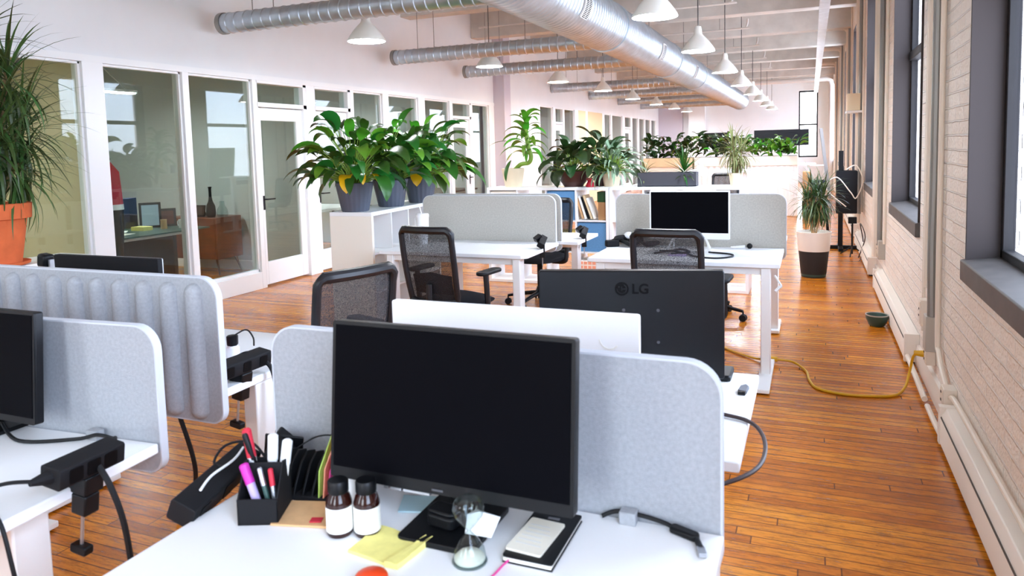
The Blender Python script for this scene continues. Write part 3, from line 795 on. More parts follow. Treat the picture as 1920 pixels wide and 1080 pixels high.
mB = monitor('monitor', 'black monitor seen from behind with a round emblem and two letters', .568, .337, (-.522, 2.215, .74), R(180+13.8), .205, 0, base=(.24, .2), neck_y=.03, chin=.02)
# emblem, letters and mounting screws on its back (local +y side)
for o in list(kids(mB)):
    if o.name.startswith('panel_housing'): bpy.data.objects.remove(o)
p = MB().prism(rrect(.568, .337, .008, 3), 'y', 0, .03); p.build('panel_housing', 'screen_back', mB, (0, 0, .205), bevel=.004)
lm = MB().cyl((.025, .030, .112), (.025, .0315, .112), .0215, n=32).build('emblem', 'logo', mB, (0, 0, .205))
fm = MB(); fm.tube([(.025+.0145*math.cos(a), .0318, .112+.0145*math.sin(a)) for a in [R(120+20*k) for k in range(13)]], .0016, 6)
fm.box(.012, .025, .0312, .0325, .1105, .1130); fm.box(.0235, .026, .0312, .0325, .106, .119); fm.cyl((.0335, .0312, .118), (.0335, .0325, .118), .0025, n=10)
fm.build('emblem_face', 'screen_back', lm)
def letters(txt, size, loc, m, parent, rot):
    cu = bpy.data.curves.new('letters', 'FONT'); cu.body = txt; cu.size = size; cu.extrude = .0008; cu.offset = .0012
    tmp = bpy.data.objects.new('letters', cu); col.objects.link(tmp)
    me = bpy.data.meshes.new_from_object(tmp.evaluated_get(bpy.context.evaluated_depsgraph_get()))
    bpy.data.objects.remove(tmp); bpy.data.curves.remove(cu); me.materials.clear(); me.materials.append(M[m])
    o = bpy.data.objects.new('lettering', me); col.objects.link(o); o.parent = parent; o.location = loc; o.rotation_euler = rot
    return o
letters('LG', .043, (-.005, .0312, .098+.205), 'logo', mB, (R(90), 0, R(180)))
for q in (-.055, .05):
    for z in (.045, -.055):
        MB().cyl((q-.03, .030, z), (q-.03, .032, z), .005, n=10).build('mount_screw', 'grey_dot', mB, (0, 0, .205))
monitor('monitor', 'black monitor at the left edge in front of the smooth felt screen', .61, .30, (-2.20, 1.25, .74), 0, .21, R(-4), base=(.24, .2))
mD = monitor('monitor', 'black monitor back rising just above the ribbed screen', .60, .345, (-2.675, 2.10, .74), R(180), .19, 0, frame='silver', back='black_matte')
monitor('monitor', 'white-framed monitor with black display on the desk by the window aisle', .56, .345, (-.80, 5.24, .74), 0, .255, 0, 'white', 'white', chin=.045, border=.010, stand='vee', base_m='white_metal')

# ================================================================== CHAIRS
def chair(label, loc, rz, arms=True):
    """user faces local +y"""
    t = thing('office_chair', label, 'chair', loc, rz, 'black mesh office chairs')
    # seat cushion
    s = MB(); n = 9; m_ = 9; vs_ = []
    for zz, k in ((.475, 0), (.445, 1)):
        for i in range(n):
            for j in range(m_):
                u, v = -1+2*i/(n-1), -1+2*j/(m_-1)
                q = max(abs(u), abs(v)); sc_ = 1 if q == 0 else (1-.14*(min(abs(u), abs(v))/q)**2)
                z = zz+(.035*(1-u**4)*(1-v**4) if k == 0 else -.012*(1-u**2))
                if k == 0 and v > .6: z -= .03*(v-.6)/.4
                vs_.append((.245*u*sc_, .24*v*sc_+.01, z))
    fs = []
    for k in (0, 1):
        for i in range(n-1):
            for j in range(m_-1):
                a = k*n*m_+i*m_+j; q = (a, a+m_, a+m_+1, a+1); fs.append(q if k == 0 else q[::-1])
    ring = [i*m_ for i in range(n)]+[(n-1)*m_+j for j in range(1, m_)]+[i*m_+m_-1 for i in range(n-2, -1, -1)]+[j for j in range(m_-2, 0, -1)]
    for i in range(len(ring)):
        a, c = ring[i], ring[(i+1) % len(ring)]; fs.append((a, n*m_+a, n*m_+c, c))
    s.add(vs_, fs); s.build('seat', 'chair_fabric', t, ang=60)
    # back: loop frame, leaning and slightly dished
    def bp(u, v):          # u -1..1 across, v 0..1 up
        hw = .215-.018*v-.03*(1-v)**2
        return Vector((u*hw, -.235-.085*v-.03*(1-v)*v+.035*u*u*-1*-.6, .50+.485*v))
    corner = []
    for k in range(24): corner.append(None)
    loop = []
    for k in range(13): loop.append(bp(-1+.0, k/12*.94))
    loop += [bp(-.94, .975), bp(-.85, 1)]
    for k in range(1, 10): loop.append(bp(-.85+1.7*k/10, 1))
    loop += [bp(.85, 1), bp(.94, .975)]
    for k in range(12, -1, -1): loop.append(bp(1, k/12*.94))
    loop += [bp(.6, -.02), bp(0, -.03), bp(-.6, -.02), bp(-1, 0)]
    MB().tube(loop, [.020 if 14 > i or i > 26 else .026 for i in range(len(loop))], 10).build('back_frame', 'chair_frame', t)
    g = MB(); N = 12; vs_ = [bp(-.97+1.94*i/N, .99*j/N) for j in range(N+1) for i in range(N+1)]
    g.add(vs_, [(j*(N+1)+i, j*(N+1)+i+1, (j+1)*(N+1)+i+1, (j+1)*(N+1)+i) for j in range(N) for i in range(N)])
    g.build('back_mesh', 'mesh', t)
    l = MB(); vs_ = []
    for j in range(7):
        v = .10+.25*j/6
        for i in range(11):
            u = -.8+1.6*i/10
            zz = bp(u, v+.06*(1-abs(u))*(j/6)); vs_.append(zz+Vector((0, .022, 0)))
    l.add(vs_, [(j*11+i, j*11+i+1, (j+1)*11+i+1, (j+1)*11+i) for j in range(6) for i in range(10)])
    l.build('lumbar_support', 'black_matte', t)
    sp = MB(); sp.tube(catmull([(0, -.02, .43), (0, -.20, .42), (0, -.27, .47), (0, -.275, .62)], 5), .022, 10, flat=.7)
    sp.build('back_bracket', 'chair_frame', t)
    if arms:
        for s_ in (-1, 1):
            a = MB(); a.tube(catmull([(s_*.14, .0, .43), (s_*.27, .0, .44), (s_*.285, -.01, .52), (s_*.285, -.02, .66)], 6), .016, 8, flat=1.3)
            a.build('arm_post', 'chair_frame', t)
            MB().prism(rrect(.085, .25, .04, 5), 'z', .66, .685).build('armrest', 'black_soft', t, (s_*.28, .03, 0), bevel=.008)
    MB().cyl((0, 0, .17), (0, 0, .445), .026, n=14).build('gas_lift', 'black', t)
    MB().box(-.09, .09, -.11, .10, .415, .44).build('tilt_mechanism', 'black', t, bevel=.01)
    bs = MB(); bs.cyl((0, 0, .09), (0, 0, .18), .04, .034, 16)
    for k in range(5):
        a = R(90+72*k); c, s_ = math.cos(a), math.sin(a)
        bs.tube([(c*.03, s_*.03, .125), (c*.18, s_*.18, .11), (c*.32, s_*.32, .085)], [.026, .022, .016], 8, flat=.8)
    base = bs.build('star_base', 'black', t)
    for k in range(5):
        a = R(90+72*k); c, s_ = math.cos(a), math.sin(a); w_ = MB()
        for q in (-.014, .014):
            x, y = c*.32-s_*q, s_*.32+c*q
            w_.cyl((x-(-s_)*.008, y-c*.008, .03), (x+(-s_)*.008, y+c*.008, .03), .03, n=14)
        w_.cyl((c*.32, s_*.32, .03), (c*.32, s_*.32, .085), .007, n=8)
        w_.build('caster', 'black_soft', base)
    return t
ch = chair('black mesh office chair drawn up to the desk with the white-framed monitor', (-.765, 4.53, 0), R(-3))
def chair_at(x, y, rz, label): return dup(ch, (x, y, 0), rz, label)
chair_at(-2.29, 4.43, R(-7), 'black mesh office chair at the tumbler desk, its right armrest showing')
chair_at(-2.09, 2.70, R(71), 'black mesh office chair turned sideways behind the foreground felt screen')
chair_at(-.83, 6.34, R(186), 'black office chair on the far side of the white-framed monitor desk')
chair_at(-2.38, 6.42, R(170), 'black office chair tucked under the hidden desk beyond the tumbler desk')

# ================================================================== SHELVING
def kallax(name, label, loc, rz, cols, rows, m='white', cell=.338, depth=.39, th=.032, thin=.016, group=None):
    W = cols*cell+(cols-1)*thin+2*th; H = rows*cell+(rows-1)*thin+2*th
    t = thing(name, label, 'shelving', loc, rz, group)
    MB().box(0, W, 0, depth, H-th, H).build('top_panel', m, t, bevel=.002)
    MB().box(0, W, 0, depth, 0, th).build('bottom_panel', m, t, bevel=.002)
    for x in (0, W-th): MB().box(x, x+th, 0, depth, th, H-th).build('side_panel', m, t, bevel=.002)
    for k in range(1, cols):
        x = th+k*cell+(k-1)*thin; MB().box(x, x+thin, .003, depth, th, H-th).build('divider', m, t)
    for k in range(1, rows):
        z = th+k*cell+(k-1)*thin; MB().box(th, W-th, .004, depth, z, z+thin).build('shelf', m, t)
    return t, W, H
# long unit: two bays wide, standing across the room
kx, ky = -3.375, 7.44
c3 = .3235
_, W1, H1 = kallax('cube_shelf', 'white cube shelving with blue bins, left half of the long divider', (kx, ky, 0), 0, 4, 3, cell=c3, group='white cube shelving')
_, W2, H2 = kallax('cube_shelf', 'white cube shelving behind the white-framed monitor, right half of the divider', (kx+W1+.004, ky, 0), 0, 4, 3, cell=c3, group='white cube shelving')
KT = H1
def cellpos(c, r):           # left-bottom-front corner of a cell of the long unit
    u = 0 if c < 4 else W1+.004; cc = c % 4
    return kx+u+.032+cc*(c3+.016), ky, .032+r*(c3+.016)
def bin_(c, r, m, label, drawn=0):
    x, y, z = cellpos(c, r)
    t = thing('storage_bin', label, 'bin', (x+c3/2, y+.015+drawn, z), 0, 'storage bins in the cube shelving')
    b = MB(); h = c3/2-.006; b.box(-h, h, 0, .36, .001, .315); b.build('bin_body', m, t, bevel=.006)
    return t
bin_(2, 2, 'blue_bin', 'blue fabric bin in the top row beside the leaning books')
bin_(3, 1, 'blue_bin', 'large blue fabric bin below the leaning books')
bin_(0, 2, 'white_warm', 'cream bin in the top left corner of the cube shelving')
bin_(4, 0, 'brownthing', 'brown box at floor level behind the white-framed monitor desk')
x, y, z = cellpos(3, 2)
bk = [('kraft', -.28, .25, .02), ('paper', -.30, .26, .025), ('black', -.32, .25, .015), ('tan', -.34, .27, .022), ('paper', -.36, .24, .02)]
bl = ['tan book leaning leftmost in the top shelf row', 'white book leaning beside the tan one in the shelf', 'thin black book leaning in the shelf', 'beige book leaning over the black one in the shelf', 'white book rightmost of the leaning ones']
for i, ((m, a, h, th), l) in enumerate(zip(bk, bl)):
    tag(MB().box(0, th, 0, .19, 0, h).build('book', m, loc=(x+.045+.033*i, y+.05, z+.008), rot=(0, a, 0), bevel=.002), l, 'book', 'books in the cube shelving')
tag(MB().box(0, .09, 0, .2, 0, .19).build('cardboard_box', 'brownthing', loc=(x+.225, y+.05, z), bevel=.003), 'small brown cardboard box right of the leaning books', 'box')
tag(MB().box(0, .10, 0, .18, 0, .11).build('dark_folder_box', 'leaf_dark', loc=(x+.215, y+.06, z+.192), bevel=.003), 'dark green box on top of the small brown box', 'box')
x, y, z = cellpos(2, 1)
tag(MB().box(0, .2, 0, .25, 0, .13).build('parcel', 'yellow', loc=(x+.1, y+.04, z+.08), bevel=.005), 'yellow parcel in the shelf cell under a blue bin', 'box')
tag(MB().box(0, .22, 0, .28, 0, .078).build('storage_box', 'brown_dark', loc=(x+.09, y+.03, z), bevel=.004), 'dark brown box under the yellow parcel', 'box')
x, y, z = cellpos(3, 0)
t = thing('woven_basket', 'basket with orange and white checks on the floor of the shelving', 'basket', (x+c3/2, y+.02, z))
MB().box(-.15, .15, 0, .3, 0, .24).build('basket_body', 'paper', t, bevel=.006)
ck = MB()
for i in range(6):
    for j in range(5):
        if True: ck.box(-.14+.047*i, -.105+.047*i, -.003, 0, .02+.045*j, .05+.045*j)
ck.build('check_pattern', 'peach', t)
for k, (c, l) in enumerate(((5, 'dark folder'), (6, 'tan folder'))):
    x, y, z = cellpos(c, 2)
    tag(MB().box(.02, .30, 0, .3, .0, .29).build('folder_box', 'brown_dark' if k == 0 else 'kraft', loc=(x, y+.04, z), bevel=.004), l+' box in the top row, partly above the felt screen', 'box')
for (cx_, l, r) in ((.08, 'small white bowl at the far left of the cube shelving', .05),):
    pass
# low white unit carrying three plants by the glazed wall
lk, LW, LH = kallax('low_shelving', 'low cream-sided shelving carrying three peace lilies by the glazed wall', (-3.28, 4.96, 0), R(94), 4, 3, m='white_warm', cell=.306)
for o in kids(lk):
    if not o.name.startswith('side_panel'): o.data.materials[0] = M['white']
LT = LH
# shelf under the terracotta pot
tk, TW, TH = kallax('window_bench_shelving', 'white shelving at the left edge under the terracotta pot', (-5.25, 2.55, 0), R(90), 4, 2, cell=.335)

# ================================================================== PLANTS
GA = 2.39996
def lily(label, loc, seed, n=62, yellow=0, spread=1.0, group='peace lilies on the low shelving'):
    r = random.Random(seed)
    t = thing('potted_peace_lily', label, 'plant', loc, 0, group)
    MB().lathe([(.105, 0), (.112, .01), (.150, .21), (.156, .235), (.150, .24), (.140, .235), (.135, .20)], 64, flute=(20, .025)).build('pot', 'pot_grey', t, ang=50)
    MB().lathe([(1e-5, .205), (.138, .20)], 24).build('soil', 'soil', t)
    f = MB(); s = MB(); fb = MB(); fy = MB()
    for i in range(n):
        k = i/n; az = i*GA+r.uniform(-.3, .3); e = R(86-62*k**.9)+r.uniform(-.1, .1)
        pl = r.uniform(.22, .50)*(1.1-.3*k)*spread
        b0 = Vector((math.cos(az)*.04*r.random(), math.sin(az)*.04*r.random(), .2))
        d = Vector((math.cos(az)*math.cos(e), math.sin(az)*math.cos(e), math.sin(e)))
        p1 = b0+d*pl*.6; e2 = e-.35; d2 = Vector((math.cos(az)*math.cos(e2), math.sin(az)*math.cos(e2), math.sin(e2))); p2 = p1+d2*pl*.4
        s.tube([b0, p1, p2], [.005, .004, .003], 5, cap=False)
        L_ = r.uniform(.19, .31)*(1 if k > .25 else .85); W_ = L_*r.uniform(.40, .52)
        tgt = fb if r.random() < .16 else f
        tgt.leaf(p2, az+r.uniform(-.4, .4), L_, W_, e2+r.uniform(-.25, .2), r.uniform(1.0, 2.0), fold=.32, n=7, sharp=.8, twist=r.uniform(-.7, .7))
    for i in range(yellow):
        fy = MB(); az = R(-72+30*i+r.uniform(-8, 8)); b0 = Vector((math.cos(az)*.11, math.sin(az)*.11, .22))
        p2 = b0+Vector((math.cos(az)*.10, math.sin(az)*.10, .09)); s.tube([b0, p2], [.004, .003], 5, cap=False)
        fy.leaf(p2, az+r.uniform(-.2, .2), (.23, .13, .10)[i], (.15, .07, .06)[i], .0, 1.9, fold=.2, n=7, sharp=.8, twist=r.uniform(-.2, .2)); fy.build('yellow_leaf', 'leaf_yellow', t, ang=80)
    f.build('foliage', 'leaf', t, ang=80); fb.build('young_foliage', 'leaf_bright', t, ang=80); s.build('stems', 'caneg', t)
    return t
lily('peace lily with yellow leaves hanging over its grey pot, nearest on the low shelving', (-3.50, 5.06, LT), 3, 120, 3)
lily('peace lily in a grey fluted pot, middle one on the low shelving', (-3.47, 5.57, LT), 11, 110)
lily('peace lily in a grey fluted pot, farthest of the three on the low shelving', (-3.42, 6.02, LT), 23, 120, 1)

def spiky(mb, base, n, length, width, r, emax=85, emin=-30, droop=(.5, 1.2), fold=.3, xmin=None):
    for i in range(n):
        k = i/max(1, n-1); az = i*GA+r.uniform(-.25, .25); e = R(emax+(emin-emax)*k)+r.uniform(-.12, .12)
        L_ = length*r.uniform(.75, 1.1)*(1-.2*k)
        z = base[2]-.14*k*length/.45
        if xmin is not None and math.cos(az) < 0: L_ = min(L_, max(.12, (base[0]-xmin)/-math.cos(az)))
        mb.leaf((base[0]+math.cos(az)*.015, base[1]+math.sin(az)*.015, z), az, L_, width*r.uniform(.8, 1.2), e, r.uniform(*droop)*(.6+.6*k), fold=fold, n=6, sharp=.55)
def canes(label, name, loc, seed, pot, pot_m, heads, leaf_m, n, length, width, cane_m='trunk', saucer=None, group=None, emin=-30, droop=(.5, 1.2), cane_r=.014, xmin=None):
    r = random.Random(seed); t = thing(name, label, 'plant', loc, 0, group)
    MB().lathe(pot, 40).build('pot', pot_m, t, ang=45)
    zr = max(p[1] for p in pot); rr = [p[0] for p in pot if p[1] > zr*.6][0]
    MB().lathe([(1e-5, zr*.90), (pot[-1][0]*.98, zr*.88)], 24).build('soil', 'soil', t)
    if saucer: MB().lathe(saucer, 40).build('saucer', pot_m, t)
    s = MB(); f = MB()
    for (hx, hy, hz, sc_) in heads:
        s.tube(catmull([(hx*.15, hy*.15, zr*.8), (hx*.5+.02, hy*.5, zr+(hz-zr)*.5), (hx, hy, hz)], 5), [cane_r*1.2]*5+[cane_r]*6, 8)
        spiky(f, (hx, hy, hz), int(n*sc_), length*sc_, width, r, 86, emin, droop, xmin=xmin)
    s.build('stem', cane_m, t); f.build('foliage', leaf_m, t, ang=80)
    return t
# big dracaena in the terracotta pot at the left edge
canes('tall spiky dracaena in a terracotta pot at the left edge', 'potted_dracaena', (-5.42, 3.36, TH), 5,
      [(.155, .02), (.205, .34), (.222, .345), (.235, .345), (.242, .45), (.232, .455), (.218, .45), (.212, .40)], 'terracotta',
      [(.10, .14, .74, .9), (.06, .05, 1.12, 1.05), (.02, .24, 1.02, .95), (.12, -.02, .92, 1.0), (.04, -.08, 1.62, .95), (.10, .12, 1.40, .9), (.05, -.28, 1.2, 1.0)], 'leaf_spike', 84, .60, .024,
      saucer=[(.0001, 0), (.17, 0), (.205, .012), (.21, .03), (.20, .032), (.18, .022), (.0001, .02)], emin=-80, droop=(.6, 1.7), cane_r=.018, xmin=-.22)
# dracaena in cream pot on the long shelving
KZ = KT
t = thing('potted_corn_plant', 'cream pot with a tall green-caned plant on the far left of the cube shelving', 'plant', (-3.12, 7.62, KZ))
MB().lathe([(.095, 0), (.125, .17), (.13, .205), (.12, .21), (.115, .17)], 32).build('pot', 'pot_cream', t)
MB().lathe([(1e-5, .18), (.116, .178)], 20).build('soil', 'soil', t)
s = MB(); s.tube(catmull([(0, 0, .17), (.10, -.02, .25), (.20, -.02, .27), (.225, -.01, .34), (.19, 0, .45), (.17, 0, .60), (.165, 0, .72)], 6), .024, 10); s.build('cane', 'caneg', t)
f = MB(); r = random.Random(2)
for i in range(30):
    k = i/30; z = .74-.40*k; az = i*GA
    f.leaf((.168, 0, z), az, r.uniform(.27, .36)*(.75+.4*k), .075, R(82-62*k), r.uniform(1.3, 2.4), .25, 8, .7, r.uniform(-.6, .6))
f.build('foliage', 'leaf_bright', t, ang=80)
y_ = MB(); y_.leaf((.10, -.05, .42), R(215), .2, .06, R(-20), 1.0, .2, 7); y_.build('yellow_leaf', 'leaf_yellow', t, ang=80)
d_ = MB(); d_.leaf((.03, -.13, .30), R(250), .26, .065, R(-45), 1.0, .25, 7); d_.build('drooping_leaf', 'leaf', t, ang=80); d_ = MB(); d_.leaf((.02, -.02, .5), R(190), .3, .05, R(15), .9, .25, 7); d_.build('drooping_leaf', 'leaf', t, ang=80)
# dark broad-leaved plant in brown pot
def bushy(label, name, loc, seed, pot, pot_m, n, L0, W0, leaf_m, pl=(.12, .3), emin=5, extra=None, droop=(.8, 1.8), group=None, cat='plant'):
    r = random.Random(seed); t = thing(name, label, cat, loc, 0, group)
    if pot:
        MB().lathe(pot, 36).build('pot', pot_m, t); zr = max(p[1] for p in pot)
        MB().lathe([(1e-5, zr*.9), (pot[-1][0]*.97, zr*.88)], 20).build('soil', 'soil', t)
    else: zr = 0
    f = MB(); s = MB()
    for i in range(n):
        k = i/n; az = i*GA+r.uniform(-.4, .4); e = R(85-(85-emin)*k)
        p = r.uniform(*pl); b0 = Vector((0, 0, zr*.88)); p2 = b0+Vector((math.cos(az)*math.cos(e), math.sin(az)*math.cos(e), math.sin(e)))*p
        s.tube([b0, p2], [.004, .003], 4, cap=False)
        f.leaf(p2, az+r.uniform(-.5, .5), L0*r.uniform(.7, 1.15), W0*r.uniform(.75, 1.2), e-r.uniform(.1, .5), r.uniform(*droop), .3, 6, .8, r.uniform(-.6, .6))
    f.build('foliage', leaf_m, t, ang=80); s.build('stems', 'caneg', t)
    return t
bushy('dark broad-leaved plant in a banded brown pot on the cube shelving', 'potted_leafy_plant', (-2.40, 7.60, KZ), 9,
      [(.10, 0), (.135, .05), (.14, .055), (.155, .11), (.16, .115), (.172, .17), (.162, .175), (.155, .14)], 'pot_brown', 60, .22, .13, 'leaf_dark', (.16, .30), 2, None, (.9, 2.0))
bushy('pale variegated trailing plant on the cube shelving, right of the brown pot', 'potted_trailing_plant', (-1.98, 7.62, KZ), 15,
      [(.08, 0), (.10, .12), (.11, .16), (.10, .165), (.095, .13)], 'pot_cream', 110, .24, .032, 'leaf_pale', (.10, .26), -5, None, (.8, 1.9))
bushy('dark pointed-leaf plant rising behind the trailing plant on the cube shelving', 'potted_leafy_plant', (-2.12, 7.72, KZ), 31,
      [(.07, 0), (.09, .12), (.095, .15), (.088, .155), (.082, .13)], 'pot_brown', 40, .24, .10, 'leaf_dark', (.22, .40), 5)
tag(MB().lathe([(.05, 0), (.055, .01), (.03, .06), (.045, .09), (.02, .10)], 16).build('red_ornament', 'red', loc=(-2.18, 7.50, KZ)), 'small red ornament between the brown pot and the trailing plant', 'ornament')
# dark planter trough with spiky plants
t = thing('planter_trough', 'long dark grey planter trough with a spiky green plant on the cube shelving', 'planter', (-1.375, 7.60, KZ))
b = MB(); b.box(-.30, .30, -.09, .09, 0, .01); b.box(-.30, .30, -.09, -.082, 0, .145); b.box(-.30, .30, .082, .09, 0, .145); b.box(-.30, -.292, -.09, .09, 0, .145); b.box(.292, .30, -.09, .09, 0, .145)
b.build('trough', 'pot_dark', t, bevel=.003)
MB().box(-.292, .292, -.082, .082, .10, .128).build('soil', 'soil', t)
f = MB(); r = random.Random(4); spiky(f, (.17, -.02, .19), 46, .26, .022, r, 85, -20, (.2, .7)); f.build('spiky_foliage', 'leaf', t, ang=80)
f = MB(); spiky(f, (-.24, 0, .16), 16, .16, .03, r, 80, -10, (.5, 1.4)); f.build('dry_foliage', 'leaf_olive', t, ang=80)
# ponytail-like plant in cream pot
canes('dry-tipped grassy plant on thin stems in a cream pot, right end of the cube shelving', 'potted_grass_palm', (-.695, 7.58, KZ), 8,
      [(.05, 0), (.066, .11), (.07, .125), (.064, .13), (.06, .11)], 'pot_cream', [(-.03, 0, .40, 1), (.05, .02, .36, .9), (0, -.02, .30, .8)], 'leaf_olive', 56, .30, .016, emin=-70, droop=(.7, 1.9), cane_r=.007)
# floor plant
pot = [(.125, 0), (.130, .012), (.135, .03)]
t = thing('potted_grass_palm', 'grassy drooping plant in a white and black pot on the floor by the brick wall', 'plant', (.035, 8.62, 0))
MB().lathe([(.125, .0), (.128, .012)], 40).build('pot_foot', 'pot_black', t)
MB().lathe([(.1285, .012), (.1315, .035)], 40).build('green_band', 'teal', t)
MB().lathe([(.132, .035), (.158, .30)], 40).build('black_sleeve', 'pot_black', t)
MB().lathe([(.162, .29), (.180, .485), (.182, .50), (.172, .502), (.165, .47)], 40).build('pot', 'pot_white', t)
MB().lathe([(1e-5, .47), (.168, .465)], 24).build('soil', 'soil', t)
r = random.Random(12); f = MB(); s = MB()
for (hx, hy, hz, sc_) in ((.02, 0, .90, 1), (.10, .03, .92, .9), (-.07, -.02, .86, .95), (-.03, 0, 1.02, .6), (.08, -.05, .82, .9)):
    s.tube(catmull([(hx*.2, hy*.2, .46), (hx*.6, hy, .65), (hx, hy, hz)], 4), .008, 6); spiky(f, (hx, hy, hz), int(62*sc_), .36*sc_, .016, r, 86, -78, (.7, 1.9))
s.build('stem', 'wood_light', t); f.build('foliage', 'leaf_spike', t, ang=80)
f = MB(); spiky(f, (.02, 0, .93), 46, .38, .016, r, 80, -70, (.7, 1.8)); f.build('striped_foliage', 'leaf_pale', t, ang=80)
f = MB(); spiky(f, (0, 0, .84), 40, .34, .014, r, 10, -80, (.8, 1.6)); f.build('olive_foliage', 'leaf_olive', t, ang=80)
f = MB(); spiky(f, (.03, -.05, .52), 10, .10, .008, r, 80, 20, (.2, .6)); f.build('dry_shoot', 'tan', t, ang=80)

# hedge of planter cabinets farther back
PLX = [(-3.30, -2.28), (-2.24, -1.40), (-1.38, -.24)]
hl = ['cream planter box full of dark foliage, leftmost of the far hedge', 'cream planter box with dense foliage in the middle of the far hedge', 'cream planter box with light green foliage above the wavy white front']
for i, ((a, c), l) in enumerate(zip(PLX, hl)):
    t = thing('planter_cabinet', l, 'planter', ((a+c)/2, 15.6, 0), 0, 'planter cabinets of the far hedge'); h = (c-a)/2
    MB().box(-h, h, -.2, .2, 1.02, 1.21).build('planter_box', 'tan' if i == 0 else 'white_warm', t, bevel=.006)
    MB().box(-h+.02, h-.02, -.18, .18, 1.20, 1.212).build('soil', 'soil', t)
    MB().box(-h, h, -.16, .2, 0, 1.02).build('cabinet_body', 'white_warm', t, bevel=.004)
    if i > 0:
        wv = MB(); N = 60; P_ = []
        nx = 90
        vs_ = []; nz = 14
        for j in range(nz+1):
            for q in range(nx+1):
                x = -h+2*h*q/nx; z = .02+1.0*j/nz
                vs_.append((x, -.175-.012*math.cos((x+.02*math.sin(z*11))*2*math.pi/.115), z))
        wv.add(vs_, [(j*(nx+1)+q, j*(nx+1)+q+1, (j+1)*(nx+1)+q+1, (j+1)*(nx+1)+q) for j in range(nz) for q in range(nx)])
        wv.build('wavy_front', 'white', t, ang=80)
    r = random.Random(40+i); f = MB(); f2 = MB(); n = int(150*h/.5)
    for q in range(n):
        x = r.uniform(-h, h); y = r.uniform(-.16, .16); az = r.uniform(0, 6.283); p = r.uniform(.02, .42 if i < 2 else .32)
        L_ = r.uniform(.16, .28)
        (f2 if r.random() < (.12, .15, .6)[i] else f).leaf((x+math.cos(az)*.05, y+math.sin(az)*.05, 1.21+p), az, L_, L_*.42, R(r.uniform(-5, 70)), r.uniform(.8, 1.8), .3, 5, .8, r.uniform(-.8, .8))
    f.build('foliage', 'leaf_dark' if i < 2 else 'leaf', t, ang=80); f2.build('young_foliage', 'leaf_bright', t, ang=80)

# ================================================================== THINGS BEYOND
# raised white desk beyond the shelving, chair back under it, small white figure on it
t = thing('raised_desk', 'raised white standing desk just beyond the long cube shelving', 'desk', (-1.22, 11.2, 0))
MB().box(-.50, .40, -.3, .3, 1.07, 1.10).build('tabletop', 'white', t, bevel=.003)
for s_ in (-1, 1):
    x = -.05+s_*.38
    MB().box(x-.03, x+.03, -.05, .05, .03, 1.07).build('leg', 'white_metal', t); MB().box(x-.04, x+.04, -.3, .3, 0, .03).build('foot', 'white_metal', t)
tag(MB().lathe([(.05, 0), (.055, .06), (.03, .09), (.045, .13), (.02, .17), (1e-5, .175)], 16).build('white_figure', 'white', loc=(-1.52, 11.05, 1.10)), 'small white ornament on the raised standing desk', 'ornament')
dup(ch, (-1.28, 11.95, .0), R(180), 'black chair seen beyond the raised standing desk')
# far monitors above the hedge
monitor('monitor', 'wide black monitor above the right end of the hedge', 1.15, .36, (-.62, 17.4, 1.0), R(180), .58, 0)
monitor('monitor', 'black monitor peeking over the middle of the hedge', .55, .33, (-2.02, 17.4, 1.0), R(180), .57, 0)
t = thing('desk', 'far raised white desk behind the plant hedge, under the black monitors', 'desk', (-1.3, 17.4, 0))
MB().box(-1.4, 1.4, -.35, .35, .97, 1.0).build('tabletop', 'white', t)
for s_ in (-1, 1): MB().box(s_*1.25-.03, s_*1.25+.03, -.05, .05, 0, .97).build('leg', 'white_metal', t)
# wood panel and clutter at the end of the hedge
tag(MB().box(-.10, .06, 0, .45, .0, .62).build('wooden_box', 'wood_light', loc=(-.06, 16.6, .22), bevel=.005), 'light wooden crate panel behind the right end of the white planter cabinet', 'box')
tag(MB().box(-.12, .12, 0, .35, .0, .22).build('black_case', 'black_matte', loc=(-.05, 16.6, 0), bevel=.01), 'dark case on the floor under the light wooden crate', 'box')
tag(MB().box(-.2, .2, 0, .4, 0, .55).build('blue_bag', 'navy', loc=(.12, 19.0, 0), bevel=.04), 'dark blue bag on the floor at the far end of the aisle', 'bag')
tag(MB().box(-.2, .2, 0, .4, 0, .35).build('white_box', 'white', loc=(.10, 19.0, .55), bevel=.01), 'white box on top of the dark blue bag', 'box')
# black easel stand with case and a leaning display board
t = thing('easel_stand', 'black stand with crossed feet and black case by the brick wall', 'stand', (.38, 10.9, 0))
b = MB(); b.box(-.03, .03, -.03, .03, .02, 1.35); b.build('upright', 'black', t)
f = MB(); f.box(-.28, .22, -.03, .03, .0, .05); f.box(-.03, .03, -.3, .3, .0, .045); f.build('foot', 'black', t, bevel=.006)
MB().box(-.06, .20, -.14, .12, .50, 1.08).build('case', 'black_matte', t, bevel=.012)
t = thing('framed_board', 'silver-edged dark board leaning behind the black stand', 'board', (.20, 12.0, .0))
MB().obox((0, 0, 1.15), (.03, .7, 1.0), (0, R(-7), 0)).build('board_panel', 'black', t, bevel=.004)
fr = MB()
for (yy, sz) in ((-.36, (.04, .03, 1.04)), (.36, (.04, .03, 1.04))): fr.obox((0, yy, 1.15), sz, (0, R(-7), 0))
fr.obox((-.062, 0, 1.66), (.04, .74, .03), (0, R(-7), 0)); fr.build('silver_frame', 'silver', t)
MB().obox((.03, 0, .33), (.04, .05, .67), (0, R(-4), 0)).build('support_leg', 'black', t)
tag(MB().tube(catmull([(.0, -.02, .6), (-.25, -.05, .85), (-.12, -.05, 1.0), (.05, -.05, .8), (.12, -.04, .72), (.20, 0, .95), (.12, .02, 1.15), (.0, .02, 1.1)], 6), .008, 6).build('cable_loop', 'conduit_paint', loc=(.44, 10.72, 0)), 'looped pale cable hanging on the black stand', 'cable')
